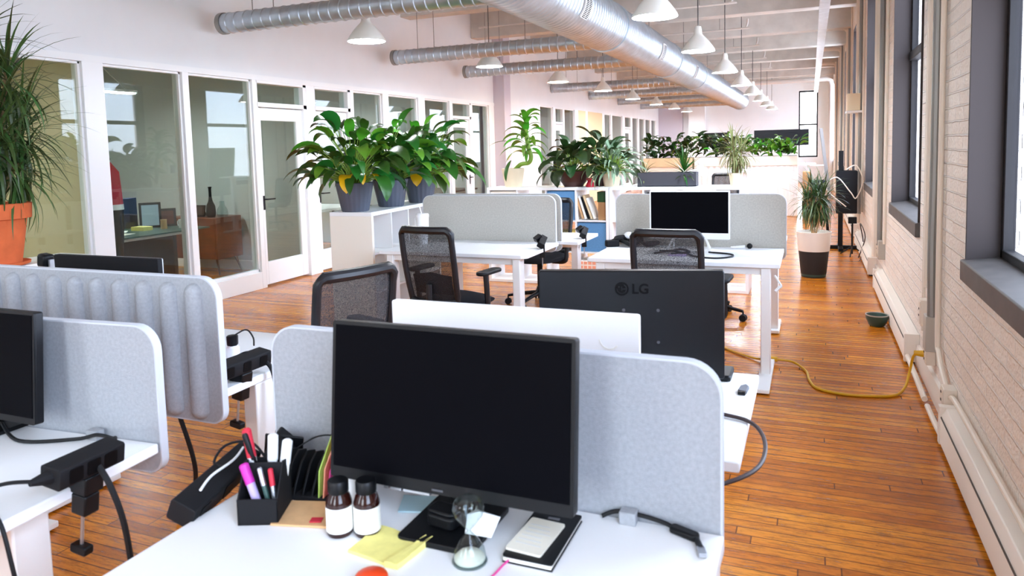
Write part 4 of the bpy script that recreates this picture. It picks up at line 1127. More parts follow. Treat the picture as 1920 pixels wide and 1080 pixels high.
t = thing('tripod', 'small dark tripod foot with tangled cables beside the easel stand', 'stand', (.5, 10.3, 0))
b = MB(); b.tube([(0, 0, .02), (0, 0, .42)], .012, 8)
for k in range(3): a = R(20+120*k); b.tube([(0, 0, .12), (math.cos(a)*.17, math.sin(a)*.17, .008)], .008, 6)
b.build('tripod_legs', 'black', t); MB().box(-.05, .05, -.04, .04, .42, .50).build('head_plate', 'black', t)
tag(MB().tube(catmull([(0, .1, .02), (.06, -.1, .3), (.02, .2, .44), (.06, .25, .2), (.03, .0, .05), (.0, -.15, .02)], 6), .007, 6).build('brown_cable', 'cable_brown', loc=(.56, 9.9, 0)), 'brown cable tangled against the brick wall behind the floor plant', 'cable')
# green bowl, yellow cord
t = thing('pet_bowl', 'dark green bowl on the floor against the heater', 'bowl', (.50, 6.42, 0))
MB().lathe_open([(.045, 0), (.06, .01), (.082, .06), (.086, .09), (.080, .09), (.07, .05), (.04, .02)], 28).build('bowl_body', 'teal', t)
MB().lathe([(1e-5, .018), (.05, .02)], 20).build('bowl_inside', 'white', t)
MB().lathe_open([(.0855, .086), (.087, .094), (.079, .094), (.0795, .086)], 28).build('bowl_rim', 'box_grey', t)
def wire(name, pts, r, m, label, cat='cable', group=None, sub=8):
    p0 = Vector(pts[0]); return tag(MB().tube(catmull([Vector(p)-p0 for p in pts], sub), r, 7).build(name, m, loc=p0), label, cat, group)
yc = wire('extension_cord', [(-.20, 5.12, .03), (-.10, 5.12, .02), (-.02, 4.98, .008), (.0, 4.80, .008), (.05, 4.64, .008), (.2, 4.58, .008), (.36, 4.60, .008), (.47, 4.66, .008), (.53, 4.78, .03), (.56, 4.86, .10), (.575, 4.83, .20), (.598, 4.76, .24)], .008, 'cable_yellow', 'yellow extension cord curling over the wooden floor to the wall socket')
MB().tube([(0, 0, 0), (-.075, .0, .0)], [.017, .021], 10).build('socket_end', 'cable_yellow', yc)
q = Vector((.598, 4.76, .24))-yc.location
MB().tube([q+Vector((-.03, 0, 0)), q+Vector((.02, -.01, 0))], [.014, .02], 10).build('plug', 'cable_yellow', yc)
wire('thin_cable', [(-.62, 5.45, .008), (-.5, 5.3, .008), (-.34, 5.16, .012), (-.29, 5.13, .03)], .007, 'cable_yellow', 'yellow cord end running under the desk from the white adapter')
tag(MB().box(-.045, .0, -.03, .03, 0, .055).build('plug_adapter', 'white', loc=(-.262, 5.12, .008), bevel=.006), 'white plug adapter on the floor joined to the yellow cord', 'adapter')

# ---------------- inside the glazed office
t = thing('sideboard', 'walnut sideboard on tapered legs inside the glazed office', 'sideboard', (-7.0, 7.15, 0))
MB().box(-.75, .12, -.22, .22, .20, .73).build('cabinet_body', 'wood', t, bevel=.008)
for (x, y) in ((-.66, -.16), (.04, -.16), (-.66, .16), (.04, .16)):
    MB().tube([(x, y, .20), (x+(.07 if x > 0 else -.07), y*1.2, 0)], [.016, .009], 8).build('leg', 'brown_dark', t)
b = MB()
for k in (0, 1): b.box(-.73+.42*k, -.33+.42*k, -.226, -.22, .22, .71)
b.build('door_front', 'wood', t)
tag(MB().lathe([(.05, 0), (.062, .05), (.055, .14), (.028, .20), (.018, .26), (.018, .36), (.026, .38), (.02, .385)], 20).build('vase', 'black', loc=(-7.08, 7.06, .73)), 'tall black bottle vase on the walnut sideboard', 'vase')
tag(MB().lathe_open([(.06, 0), (.072, .04), (.06, .1), (.03, .15), (.03, .2)], 20).build('glass_decanter', 'clear', loc=(-6.93, 7.1, .73)), 'clear glass decanter beside the black vase', 'decanter')
def frame(label, loc, rz, w_, h_, m='black', pic='photo_blue', tilt=-12):
    t = thing('picture_frame', label, 'picture frame', loc, rz, 'photo frames in the glazed office')
    MB().obox((0, 0, h_/2), (w_, .015, h_), (R(tilt), 0, 0)).build('frame_border', m, t)
    MB().obox((0, -.009, h_/2), (w_-.05, .004, h_-.05), (R(tilt), 0, 0)).build('photo', pic, t)
    b = MB(); b.obox((-.03, -.0115, h_*.36), (.04, .003, .03), (R(tilt), 0, 0)); b.obox((.02, -.0115, h_*.36), (.03, .003, .03), (R(tilt), 0, 0)); b.obox((.055, -.0115, h_*.40), (.015, .003, .06), (R(tilt), 0, 0)); b.build('figures', 'brown_dark', t)
    MB().obox((0, .07, h_*.33), (.04, .008, h_*.62), (R(22), 0, 0)).build('prop', m, t)
frame('silver photo frame on the walnut sideboard, nearest the mullion', (-7.42, 7.02, .73), R(25), .16, .20, 'silver')
frame('small dark photo frame beside the vase on the sideboard', (-7.25, 7.05, .73), R(5), .14, .15, 'black', 'brown_dark')
# glass desk
t = thing('glass_desk', 'glass-topped desk with white legs inside the glazed office', 'desk', (-6.9, 5.55, 0))
MB().box(-.75, .75, -.62, .55, .715, .73).build('glass_top', 'teal', t)
for (x, y) in ((-.7, -.55), (.62, -.55), (.62, .48), (-.7, .48)): MB().cyl((x, y, 0), (x, y, .715), .022, n=12).build('leg', 'white_metal', t)
b = MB(); b.cyl((.62, -.55, .69), (.62, .48, .69), .018, n=10); b.build('side_rail', 'white_metal', t)
MB().box(-.6, .3, .45, .50, .10, .70).build('modesty_panel', 'brown_dark', t)
frame('black frame with a pale photo standing on the glass desk', (-6.75, 5.85, .73), R(50), .22, .28)
frame('dark picture frame behind the pale photo on the glass desk', (-6.70, 6.02, .73), R(50), .20, .20, 'brown_dark', 'wood')
tag(MB().box(-.05, .05, 0, .22, 0, .33).build('binder', 'navy', loc=(-6.98, 5.72, .73), rot=(0, 0, R(30)), bevel=.003), 'dark blue binder upright on the glass desk', 'binder')
t = thing('mug', 'white mug near the edge of the glass desk', 'mug', (-6.35, 5.92, .73))
MB().lathe_open([(.04, 0), (.043, .005), (.044, .095), (.041, .095), (.04, .01)], 20).build('mug_body', 'white', t)
MB().tube(catmull([(-.043, 0, .08), (-.075, 0, .07), (-.072, 0, .03), (-.043, 0, .02)], 5), .006, 6).build('handle', 'white', t)
for k, (x, y, l) in enumerate(((-6.5, 5.2, 'white sheet of paper at the near corner of the glass desk'), (-6.75, 5.35, 'white paper in the middle of the glass desk'), (-6.95, 5.25, 'white paper at the back of the glass desk'))):
    tag(MB().box(-.15, .15, -.1, .1, 0, .004).build('paper_sheet', 'paper', loc=(x, y, .731), rot=(0, 0, R(20+25*k))), l, 'paper')
tag(MB().lathe([(.035, 0), (.03, .08), (.034, .1)], 14).build('gold_cup', 'wood_light', loc=(-6.5, 5.80, .73)), 'small golden cup beside the white mug', 'cup')
tag(MB().box(-.09, .09, -.06, .06, 0, .04).build('note_pad', 'yellow', loc=(-6.62, 5.62, .73)), 'small yellowish note stack on the glass desk', 'paper')
def office_lamp(x, y, label):
    t = thing('office_lamp', label, 'lamp', (x, y, 2.25), 0, 'hanging bar lamps inside the offices')
    MB().box(-.06, .06, -.6, .6, .02, .05).build('lamp_bar', 'white_metal', t)
    MB().box(-.05, .05, -.58, .58, .008, .02).build('light_strip', 'office_light', t)
    MB().tube([(0, -.5, .05), (0, 0, .45), (0, .5, .05)], .006, 6).build('hanging_wire', 'white_metal', t)
    MB().cyl((0, 0, .45), (0, 0, .75), .006, n=6).build('cord', 'cord', t)
office_lamp(-7.4, 5.7, 'hanging bar lamp above the glass desk in the glazed office')
office_lamp(-6.7, 2.6, 'added hanging bar lamp in the beige office behind the tall dracaena')  # this and the bar lamps below are added to brighten dark offices
office_lamp(-7.2, 8.8, 'added hanging bar lamp behind the second glass door')
office_lamp(-7.2, 11.6, 'added hanging bar lamp in the office next to the shade-toned pilaster')
office_lamp(-7.2, 15.4, 'added hanging bar lamp in the first far office beyond the pilaster')
office_lamp(-7.2, 20.5, 'added hanging bar lamp in the middle far office')
office_lamp(-7.2, 25.5, 'added hanging bar lamp in the last far office')
# coat on a stand
t = thing('coat_stand', 'thin coat stand behind the first glass pane', 'coat stand', (-6.10, 4.78, 0))
b = MB(); b.cyl((0, 0, 0), (0, 0, 1.6), .012, n=8); b.lathe([(.16, 0), (.16, .015), (.02, .03)], 20); b.build('pole', 'black', t)
MB().cyl((-.12, 0, 1.5), (.12, 0, 1.5), .008, n=8).build('hook_arm', 'black', t)
t = thing('jacket', 'red and black jacket with a white band hanging on the coat stand', 'jacket', (-6.10, 4.78, 0))
def coat(prof, name, m):
    vs_ = []; n = 20
    for (z, a, b_) in prof: vs_ += [(a*math.cos(2*math.pi*k/n), b_*math.sin(2*math.pi*k/n)*(1+.12*math.cos(6*math.pi*k/n)), z) for k in range(n)]
    MB().add(vs_, [(j*n+k, j*n+(k+1) % n, (j+1)*n+(k+1) % n, (j+1)*n+k) for j in range(len(prof)-1) for k in range(n)]).build(name, m, t, ang=70)
coat([(1.08, .205, .13), (1.2, .20, .125), (1.38, .19, .11), (1.47, .10, .07), (1.50, .03, .03)], 'red_top', 'red')
coat([(1.03, .21, .135), (1.08, .207, .132)], 'white_band', 'white')
coat([(.42, .16, .11), (.6, .17, .12), (.85, .19, .13), (1.03, .208, .132)], 'black_bottom', 'black_matte')
tag(MB().box(-.3, .3, -.25, .25, 0, .62).build('office_cabinet', 'office_grey', loc=(-8.2, 5.3, 0), bevel=.01), 'grey low cabinet deep inside the glazed office', 'cabinet')
# work counter behind the second glazed bay
t = thing('office_counter', 'white-legged desk with a dark top behind the glass near the shade-toned pilaster', 'desk', (-6.5, 11.6, 0))
MB().box(-.5, .45, -1.2, 1.3, .72, .75).build('tabletop', 'black', t)
for (x, y) in ((-.4, -1.1), (.4, -1.1), (.4, 1.2), (-.4, 1.2)): MB().box(x-.03, x+.03, y-.03, y+.03, 0, .72).build('leg', 'white_metal', t)
t = thing('office_counter', 'white desk behind the second glass door', 'desk', (-6.5, 8.3, 0))
MB().box(-.5, .5, -.5, .6, .72, .75).build('tabletop', 'white', t)
for (x, y) in ((-.4, -.4), (.4, -.4), (.4, .5), (-.4, .5)): MB().box(x-.03, x+.03, y-.03, y+.03, 0, .72).build('leg', 'white_metal', t)
dup(ch, (-6.55, 9.35, 0), R(200), 'dark office chair behind the glass beside the nearest peace lily')

# ================================================================== SMALL THINGS ON THE DESKS
T = .74
def strip(label, loc, rot, sockets=4, L_=.26, knob=True):
    """clamp-on power strip, long axis local y, clamp hangs on local -z"""
    t = thing('power_strip', label, 'power strip', loc, 0, 'clamp-on power strips'); t.rotation_euler = rot
    MB().prism(rrect(.062, .05, .006, 2), 'y', -L_/2, L_/2).build('strip_body', 'black_matte', t, bevel=.002)
    for k in range(sockets):
        y = -L_/2+.04+k*(L_-.08)/(sockets-1)
        MB().prism(rrect(.034, .034, .004, 2), 'x', .0305, .033).build('socket', 'logo', t, (0, y, 0))
    if knob:
        b = MB(); b.box(-.03, .03, -.02, .03, -.07, -.025); b.box(-.015, .03, -.02, .02, -.12, -.07); b.build('clamp', 'black', t, bevel=.004)
        MB().cyl((.0, 0, -.21), (.0, 0, -.11), .004, n=8).build('clamp_screw', 'silver', t)
        MB().prism(rrect(.05, .022, .006, 3), 'y', -.012, .012).build('clamp_knob', 'black', t, (0, 0, -.215), bevel=.003)
    return t
strip('black power strip clamped to the left foreground desk edge', (-1.562, 1.125, .795), (0, R(8), R(2)), 3, .17)
strip('black power strip clamped to the desk end behind the ribbed screen', (-1.782, 1.866, .795), (0, R(8), R(-2)), 3, .23)
strip('black power strip tilted off the edge of the front desk beside the pen holder', (-1.235, 1.20, .765), (R(6), R(25), R(12)), 3, .25, False)
def clampbox(label, loc, rz):
    t = thing('desk_clip', label, 'power strip', loc, rz)
    MB().obox((0, 0, .03), (.05, .13, .045), (R(24), R(30), 0)).build('strip_body', 'black_matte', t, bevel=.004)
    MB().obox((-.03, .02, .055), (.06, .05, .04), (R(10), R(-30), R(30))).build('plug_block', 'black', t, bevel=.006)
    MB().box(-.02, .02, -.02, .02, -.09, .02).build('clamp', 'black', t, bevel=.004)
    MB().cyl((0, 0, -.15), (0, 0, -.08), .004, n=8).build('clamp_screw', 'silver', t)
clampbox('small black desk socket at the rounded corner of the tumbler desk', (-1.875, 5.12, .76), R(20))
clampbox('small black desk socket on the hidden desk beside the blue bins', (-1.735, 5.75, .76), R(20))
CB = 'black_soft'
wire('power_cable', [(-1.54, 1.14, .79), (-1.50, 1.14, .74), (-1.475, 1.15, .64), (-1.46, 1.16, .45), (-1.45, 1.2, .25), (-1.46, 1.3, .01)], .007, CB, 'thick black cable hanging from the left foreground power strip')
wire('monitor_cable', [(-2.12, 1.29, .76), (-1.97, 1.24, .748), (-1.83, 1.30, .748), (-1.76, 1.31, .765), (-1.66, 1.28, .78), (-1.59, 1.23, .81), (-1.562, 1.205, .80)], .005, CB, 'black cable looping from the edge monitor along the smooth felt screen to the power strip')
wire('device_cable', [(-2.1, 1.2, .755), (-1.92, 1.05, .748), (-1.75, .92, .748), (-1.66, .92, .748), (-1.59, .90, .748), (-1.545, .89, .735), (-1.53, .9, .60), (-1.52, .9, .3), (-1.50, .95, .01)], .0045, CB, 'thin black cable falling over the left foreground desk edge, nearest the leg', group=None)
wire('device_cable', [(-1.567, 1.01, .80), (-1.62, .98, .80), (-1.72, .98, .76), (-1.70, .93, .748), (-1.62, .94, .748), (-1.56, .93, .742), (-1.52, .93, .6), (-1.48, .97, .2), (-1.44, 1.0, .01)], .0045, CB, 'black plug cable curling on the left foreground desk and falling to the floor')
MBx = MB().tube([(-1.567, 1.0, .80), (-1.563, 1.042, .797)], [.007, .017], 10); tag(MBx.build('plug', 'black_matte'), 'black plug pushed into the near end of the left foreground power strip', 'plug')
wire('floor_cable', [(-1.98, 1.78, .62), (-2.0, 1.85, .4), (-2.2, 2.0, .15), (-2.4, 2.11, .01)], .008, CB, 'straight black cable dropping from the ribbed screen to the floor')
wire('floor_cable', [(-1.775, 1.95, .79), (-1.735, 1.965, .75), (-1.71, 1.96, .6), (-1.715, 1.94, .48), (-1.73, 1.95, .2), (-1.74, 2.0, .01)], .008, CB, 'black cable hanging down the desk leg behind the ribbed screen')
wire('cable_tangle', [(-1.88, 1.86, .75), (-1.82, 1.80, .77), (-1.80, 1.75, .755), (-1.86, 1.76, .80), (-1.83, 1.84, .80), (-1.80, 1.78, .76), (-1.85, 1.74, .79), (-1.82, 1.86, .81), (-1.80, 1.92, .82), (-1.86, 1.98, .77)], .005, CB, 'tangle of thin black cables beside the power strip behind the ribbed screen')
wire('thin_cable', [(-1.985, 2.05, .83), (-1.95, 2.08, .85), (-1.90, 2.06, .83), (-1.87, 2.03, .81)], .003, CB, 'thin black wire arching from the small bottles to the power strip')
# bottles and red cap on that desk
for k, (x, y, m, l) in enumerate(((-2.015, 1.995, 'red', 'small white bottle with a red top behind the ribbed screen'), (-1.985, 2.045, 'black', 'small white bottle with a black top next to the red-topped one'))):
    t = thing('small_bottle', l, 'bottle', (x, y, T))
    MB().lathe([(.022, 0), (.024, .008), (.024, .05), (.015, .058)], 20).build('bottle_body', 'white', t); MB().lathe([(.016, .056), (.02, .06), (.021, .092), (.016, .095)], 20, flute=(14, .04)).build('cap', m, t)
tag(MB().sphere((0, 0, .0), .022, 10, 8).build('red_tag', 'red', loc=(-1.965, 1.93, .765)), 'small red tag lying among the cables behind the ribbed screen', 'tag')
# webcam by the hidden monitor
t = thing('webcam', 'black webcam on a small clamp poking up beside the monitor behind the ribbed screen', 'webcam', (-3.06, 2.10, T))
MB().cyl((0, 0, 0), (0, 0, .30), .008, n=8).build('clamp_pole', 'black', t); b = MB(); b.obox((0, 0, .33), (.055, .05, .06), (0, R(8), 0)); b.build('camera_head', 'black', t, bevel=.012)
MB().obox((.035, 0, .30), (.012, .02, .07)).build('bracket', 'silver', t)
tag(MB().sphere((0, 0, .05), .09, 18, 10, .6).build('white_bowl_lid', 'pinkwhite', loc=(-5.36, 3.03, TH)), 'pale rounded lid lying beside the terracotta pot', 'lid')

# ---- front desk clutter
t = thing('pen_holder', 'black desk pen holder with a slanted front', 'pen holder', (-1.065, 1.165, T), R(22))
b = MB(); h = .042
b.prism([(-.05, 0), (.045, 0), (.045, .105), (.0, .115), (-.05, .05)], 'x', -h, -h+.003); b.prism([(-.05, 0), (.045, 0), (.045, .105), (.0, .115), (-.05, .05)], 'x', h-.003, h)
b.box(-h, h, .042, .045, 0, .105); b.box(-h, h, -.05, -.047, 0, .055); b.box(-h, h, -.05, .045, 0, .003); b.box(-h, h, -.002, .001, 0, .112)
b.build('holder_body', 'black_matte', t)
def pen(label, loc, rot, r, L_, m, capm, name='pen'):
    t = thing(name, label, 'pen', loc, 0, 'pens in the pen holder'); t.rotation_euler = rot
    MB().lathe([(r*.3, -.008), (r, .012), (r, L_*.62)], 12).build('barrel', m, t); MB().lathe([(r*1.12, L_*.62), (r*1.12, L_*.97), (r*.7, L_)], 12).build('pen_cap', capm, t)
def in_holder(x, y, z=.008):
    c, n = math.cos(R(22)), math.sin(R(22)); return (-1.065+x*c-y*n, 1.165+x*n+y*c, T+z)
pen('magenta highlighter leaning in the front compartment of the pen holder', in_holder(.005, -.036, .012), (R(-14), R(-24), R(22)), .009, .115, 'lavender', 'magenta', 'highlighter')
pen('thin green and silver pen in the front compartment of the pen holder', in_holder(.022, -.030, .012), (R(-10), R(-16), R(22)), .005, .10, 'teal', 'silver')
pen('thin red pen in the front compartment of the pen holder', in_holder(.033, -.030, .012), (R(-12), R(-10), R(22)), .005, .095, 'silver', 'red')
pen('red-capped marker at the back of the pen holder', in_holder(-.018, .022, .012), (R(-4), R(-10), R(22)), .009, .165, 'white', 'red', 'marker')
pen('white marker standing upright in the pen holder', in_holder(.005, .024, .012), (R(-5), R(2), R(22)), .010, .148, 'white', 'white', 'marker')
pen('second white marker in the pen holder, nearest the letter rack', in_holder(.024, .022, .012), (R(-4), R(8), R(22)), .010, .138, 'paper', 'white', 'marker')
pen('black pen leaning in the pen holder', in_holder(-.008, .032, .012), (R(3), R(-14), R(22)), .006, .16, 'black', 'black')
t = thing('phone_charger', 'black wedge-shaped charger at the back corner of the front desk', 'charger', (-1.165, 1.345, T), R(30))
MB().prism([(-.04, 0), (.04, 0), (.04, .05), (-.01, .10), (-.04, .06)], 'y', -.04, .04).build('charger_body', 'black_matte', t, bevel=.006)
MB().obox((.0, -.0, .06), (.09, .006, .07), (R(20), R(10), 0)).build('rest_plate', 'black', t, bevel=.002)
tag(MB().box(-.035, .035, -.02, .02, 0, .012).build('white_clip', 'white', loc=(-1.135, 1.30, T+.0), bevel=.003), 'small white clip in front of the black charger', 'clip')
wire('charger_cable', [(-1.18, 1.31, .77), (-1.22, 1.30, .82), (-1.27, 1.27, .82), (-1.26, 1.22, .80), (-1.22, 1.22, .795)], .003, CB, 'black wire loop standing over the tilted power strip')
wire('white_cable', [(-1.246, 1.298, .806), (-1.222, 1.24, .803), (-1.218, 1.17, .797), (-1.20, 1.12, .790)], .003, 'white', 'thin white cable lying along the tilted power strip')
wire('thin_cable', [(-1.14, 1.33, .79), (-1.08, 1.36, .83), (-1.02, 1.37, .83), (-.97, 1.36, .78), (-.96, 1.34, .745)], .002, CB, 'thin black wire arching above the letter rack')
# letter rack
t = thing('letter_rack', 'black letter rack with a row of curved dividers', 'rack', (-1.02, 1.285, T), R(8))
MB().box(-.085, .085, -.05, .05, 0, .012).build('rack_base', 'black_matte', t, bevel=.002)
for k in range(5):
    x = -.08+.0225*k
    MB().prism([(-.05, .01), (.05, .01), (.05, .075), (.02, .085), (-.01, .07), (-.04, .03)], 'x', x-.0025, x+.0025).build('divider', 'black', t, bevel=.001)
for k, (m, l, hh) in enumerate((('green', 'lime green paper standing in the letter rack', .135), ('peach', 'peach paper standing in the letter rack', .145), ('pink', 'thin pink paper standing in the letter rack', .14), ('lavender', 'lavender paper standing in the letter rack', .10))):
    tag(MB().prism([(-.045, 0), (.05, 0), (.05, hh), (.01, hh*.9), (-.045, hh*.45)], 'x', -.0012, .0012).build('standing_paper', m, loc=(-.992+.0105*k, 1.284+.002*k, T+.012), rot=(0, R(4+2*k), R(8))), l, 'paper')
tag(MB().prism(rrect(.05, .10, .006, 3), 'y', -.005, .005).build('phone', 'black', loc=(-.925, 1.285, T+.055), rot=(R(-12), R(20), R(20)), bevel=.002), 'black phone leaning at the end of the letter rack', 'phone')
t = thing('white_cup', 'white cup behind the two dark bottles', 'cup', (-.895, 1.262, T))
MB().lathe_open([(.03, 0), (.036, .01), (.04, .085), (.037, .085), (.03, .012)], 24).build('cup_body', 'white', t); MB().lathe([(1e-5, .009), (.03, .012)], 18).build('cup_inside', 'white', t)
# kraft envelope
t = thing('kraft_envelope', 'brown paper envelope with a dark red stamp beside the pen holder', 'envelope', (0, 0, 0))
b = MB(); b.add([(-1.055, 1.215, T+.001), (-.965, 1.235, T+.001), (-.90, 1.155, T+.001), (-1.02, 1.125, T+.001), (-1.055, 1.215, T+.007), (-.965, 1.235, T+.010), (-.90, 1.155, T+.006), (-1.02, 1.125, T+.005)], [(3, 2, 1, 0), (4, 5, 6, 7), (0, 1, 5, 4), (1, 2, 6, 5), (2, 3, 7, 6), (3, 0, 4, 7)])
b.build('envelope_body', 'kraft', t, ang=20)
MB().obox((-.935, 1.165, T+.0085), (.024, .018, .002), (0, 0, R(20))).build('stamp', 'red', t)
t.location = (-.98, 1.18, T)
for o in kids(t): o.location = (.98, -1.18, -T)
def bottle(label, x, y):
    t = thing('supplement_bottle', label, 'bottle', (x, y, T), 0, 'dark supplement bottles')
    MB().lathe([(.024, 0), (.0262, .004), (.0262, .066), (.022, .080), (.0165, .086), (.016, .088)], 32).build('bottle_glass', 'amber', t)
    MB().lathe([(.0266, .010), (.0266, .060)], 32).build('label_band', 'label', t)
    s = MB()
    for k in range(4):
        a = R(-105+6*(k % 2)); 
        vs_ = [(.0268*math.cos(R(-112+d)), .0268*math.sin(R(-112+d)), .028+.007*k+dz_) for d in range(0, 40-6*k, 4) for dz_ in (0, .0012)]
        n = len(vs_)//2; s.add(vs_, [(2*i, 2*i+2, 2*i+3, 2*i+1) for i in range(n-1)])
    s.build('label_print', 'felt', t)
    MB().lathe([(.0195, .086), (.0205, .088), (.0205, .108), (.0185, .111), (1e-5, .111)], 32, flute=(32, .012)).build('cap', 'black', t, ang=50)
bottle('dark bottle with a white label, nearer the letter rack', -.868, 1.153)
bottle('dark bottle with a white label, nearer the yellow cloth', -.815, 1.172)
# yellow cloth
def slab(name, m, pts, h, label, cat, wob=0, seed=1):
    c = sum((Vector(p+(0,)) for p in pts), Vector())/len(pts); r = random.Random(seed); N = 8
    P_ = [Vector(p+(0,))-c for p in pts]; vs_ = []
    for j in range(N+1):
        for i in range(N+1):
            u, v = i/N, j/N; q = (P_[0]*(1-u)+P_[1]*u)*(1-v)+(P_[3]*(1-u)+P_[2]*u)*v
            vs_.append((q.x, q.y, h+wob*r.uniform(-1, 1)+wob*2*math.sin(u*5+v*3)*(.3)))
    n = (N+1)**2
    fs = [(j*(N+1)+i, (j+1)*(N+1)+i, (j+1)*(N+1)+i+1, j*(N+1)+i+1) for j in range(N) for i in range(N)]
    vs_ += [(x, y, 0) for (x, y, z) in vs_[:n]]
    ring = [i for i in range(N+1)]+[j*(N+1)+N for j in range(1, N+1)]+[N*(N+1)+i for i in range(N-1, -1, -1)]+[j*(N+1) for j in range(N-1, 0, -1)]
    for k in range(len(ring)): a, b_ = ring[k], ring[(k+1) % len(ring)]; fs.append((a, b_, n+b_, n+a))
    o = MB().add(vs_, fs).build(name, m, loc=(c.x, c.y, T+.0005), ang=60)
    return tag(o, label, cat)
slab('yellow_cloth', 'yellow', [(-.81, 1.096), (-.695, 1.079), (-.677, 1.181), (-.798, 1.197)], .006, 'yellow folded cloth flat on the front desk', 'cloth', .0012, 3)
slab('cloth_fold', 'yellow', [(-.718, 1.079), (-.690, 1.079), (-.674, 1.185), (-.690, 1.185)], .011, 'yellow rolled edge lying along the yellow cloth', 'cloth', .001, 5)
slab('blue_note', 'bluepaper', [(-.80, 1.262), (-.74, 1.28), (-.745, 1.35), (-.826, 1.33)], .003, 'pale blue paper note by the foot of the large monitor', 'paper')
# black case in front of monitor stand
t = thing('earbud_case', 'small black case on the base of the large monitor', 'case', (-.672, 1.232, T+.013), R(-10))
MB().prism(rrect(.066, .042, .012, 4), 'z', 0, .026).build('case_body', 'black', t, bevel=.005)
MB().prism(rrect(.066, .042, .012, 4), 'z', .027, .036).build('case_lid', 'black', t, bevel=.006)
tag(MB().obox((0, 0, .03), (.03, .02, .05), (R(15), 0, R(30))).build('usb_receiver', 'silver', loc=(-.622, 1.255, T+.0)), 'small silver stick between the black case and the hourglass', 'usb stick') if False else None
# hourglass
t = thing('hourglass', 'clear glass hourglass with pale sand in front of the monitor base', 'hourglass', (-.578, 1.150, T))
MB().lathe_open([(.030, .003), (.031, .010), (.028, .026), (.016, .045), (.0045, .058), (.0042, .062), (.016, .075), (.028, .092), (.030, .104), (.026, .116), (.014, .124), (.002, .126)], 28).build('glass_body', 'clear', t)
MB().lathe([(.028, .004), (.029, .009), (.022, .016), (.004, .022), (1e-5, .023)], 24).build('sand', 'notepage', t); MB().lathe([(.032, 0), (.033, .003), (.03, .005)], 28).build('glass_foot', 'clear', t)
tag(MB().add([(-.03, -.01, .0), (.028, -.014, .004), (.034, .02, .03), (-.02, .026, .034), (.0, .0, .045), (-.034, .012, .028)], [(0, 1, 4), (1, 2, 4), (2, 3, 4), (3, 5, 4), (5, 0, 4), (0, 5, 3, 2, 1)]).build('crumpled_tissue', 'white', loc=(-.588, 1.222, T+.014)), 'crumpled white paper on the monitor base behind the hourglass', 'paper')
# notebook and card
t = thing('notebook', 'black notebook on the front desk, right of the hourglass', 'notebook', (-.473, 1.262, T), R(0))
MB().box(-.048, .050, -.094, .094, 0, .003).build('back_cover', 'black', t, bevel=.001); MB().box(-.046, .047, -.092, .092, .003, .011).build('pages', 'paper', t)
MB().prism(rrect(.098, .188, .006, 3), 'z', .011, .014).build('front_cover', 'black_soft', t, (.001, 0, 0)); MB().box(-.012, .012, .058, .066, .014, .0145).build('small_print', 'felt_grey', t)
MB().tube(catmull([(-.035, -.093, .006), (-.04, -.11, .004), (-.045, -.14, .002), (-.05, -.16, .002)], 4), .002, 5).build('ribbon', 'pink', t)
cardl = 'cream card with faint writing on the black notebook'
t = thing('index_card', cardl, 'card', (-.482, 1.245, T+.0147), R(-4))
MB().prism(rrect(.072, .122, .004, 3), 'z', 0, .004).build('card_body', 'notepage', t)
b = MB()
for k in range(6): b.box(-.027, .02+.006*((k*7) % 3-1), .035-.014*k, .0362-.014*k, .004, .0043)
b.build('faint_lines', 'felt_edge', t)
tag(MB().sphere((0, 0, .012), .03, 16, 8, .4).build('orange_object', 'orange', loc=(-.712, 1.028, T)), 'orange-red rounded object at the bottom edge of the picture', 'ornament')
# cable and adapter by the felt screen
wire('adapter_cable', [(-.39, 1.385, T+.005), (-.36, 1.393, T+.016), (-.31, 1.392, T+.016), (-.26, 1.385, T+.012), (-.235, 1.372, T+.008)], .0045, CB, 'black cable lying along the foot of the foreground felt screen')
t = thing('cable_adapter', 'black cable adapter with a silver plug near the right desk corner', 'adapter', (-.222, 1.372, T), R(-22))
MB().prism(rrect(.062, .022, .009, 4), 'z', 0, .014).build('adapter_body', 'black', t, bevel=.004); MB().cyl((.03, -.006, .007), (.052, -.028, .007), .006, n=10).build('cable_stub', 'black', t); MB().obox((.058, -.036, .006), (.014, .024, .008), (0, 0, R(40))).build('silver_plug', 'silver', t)
tag(MB().box(-.017, .017, -.014, .012, 0, .026).build('screen_bracket', 'felt', loc=(-.335, 1.386, T), bevel=.002), 'small grey bracket holding the foreground felt screen', 'bracket')
tag(MB().box(-.02, .02, -.014, .012, 0, .026).build('screen_bracket', 'felt', loc=(-1.80, 1.335, T), bevel=.002), 'small grey bracket at the foot of the smooth felt screen', 'bracket')
# desk with the branded monitor
t = thing('usb_stick', 'grey usb stick near the desk edge beside the branded monitor', 'usb stick', (-.185, 2.27, T), R(-5))
MB().prism([(-.013, -.03), (.013, -.03), (.013, .02), (0, .04), (-.013, .02)], 'z', 0, .012).build('stick_body', 'felt_grey', t, bevel=.003); MB().box(-.011, .011, -.042, -.03, .001, .011).build('stick_end', 'black', t)
tag(MB().prism(rrect(.05, .12, .012, 4), 'z', 0, .02).build('mouse', 'black', loc=(-.255, 2.40, T), bevel=.006), 'black mouse behind the corner of the branded monitor', 'mouse')
wire('monitor_cable', [(-.35, 2.1, T+.01), (-.24, 2.04, T+.008), (-.155, 2.01, T+.006), (-.115, 1.95, T+.0), (-.10, 1.86, T-.01), (-.115, 1.77, T-.02), (-.17, 1.70, T-.03), (-.25, 1.68, T-.05), (-.35, 1.70, T-.08)], .0055, 'cable_brown', 'dark cable looping off the desk edge below the branded monitor')
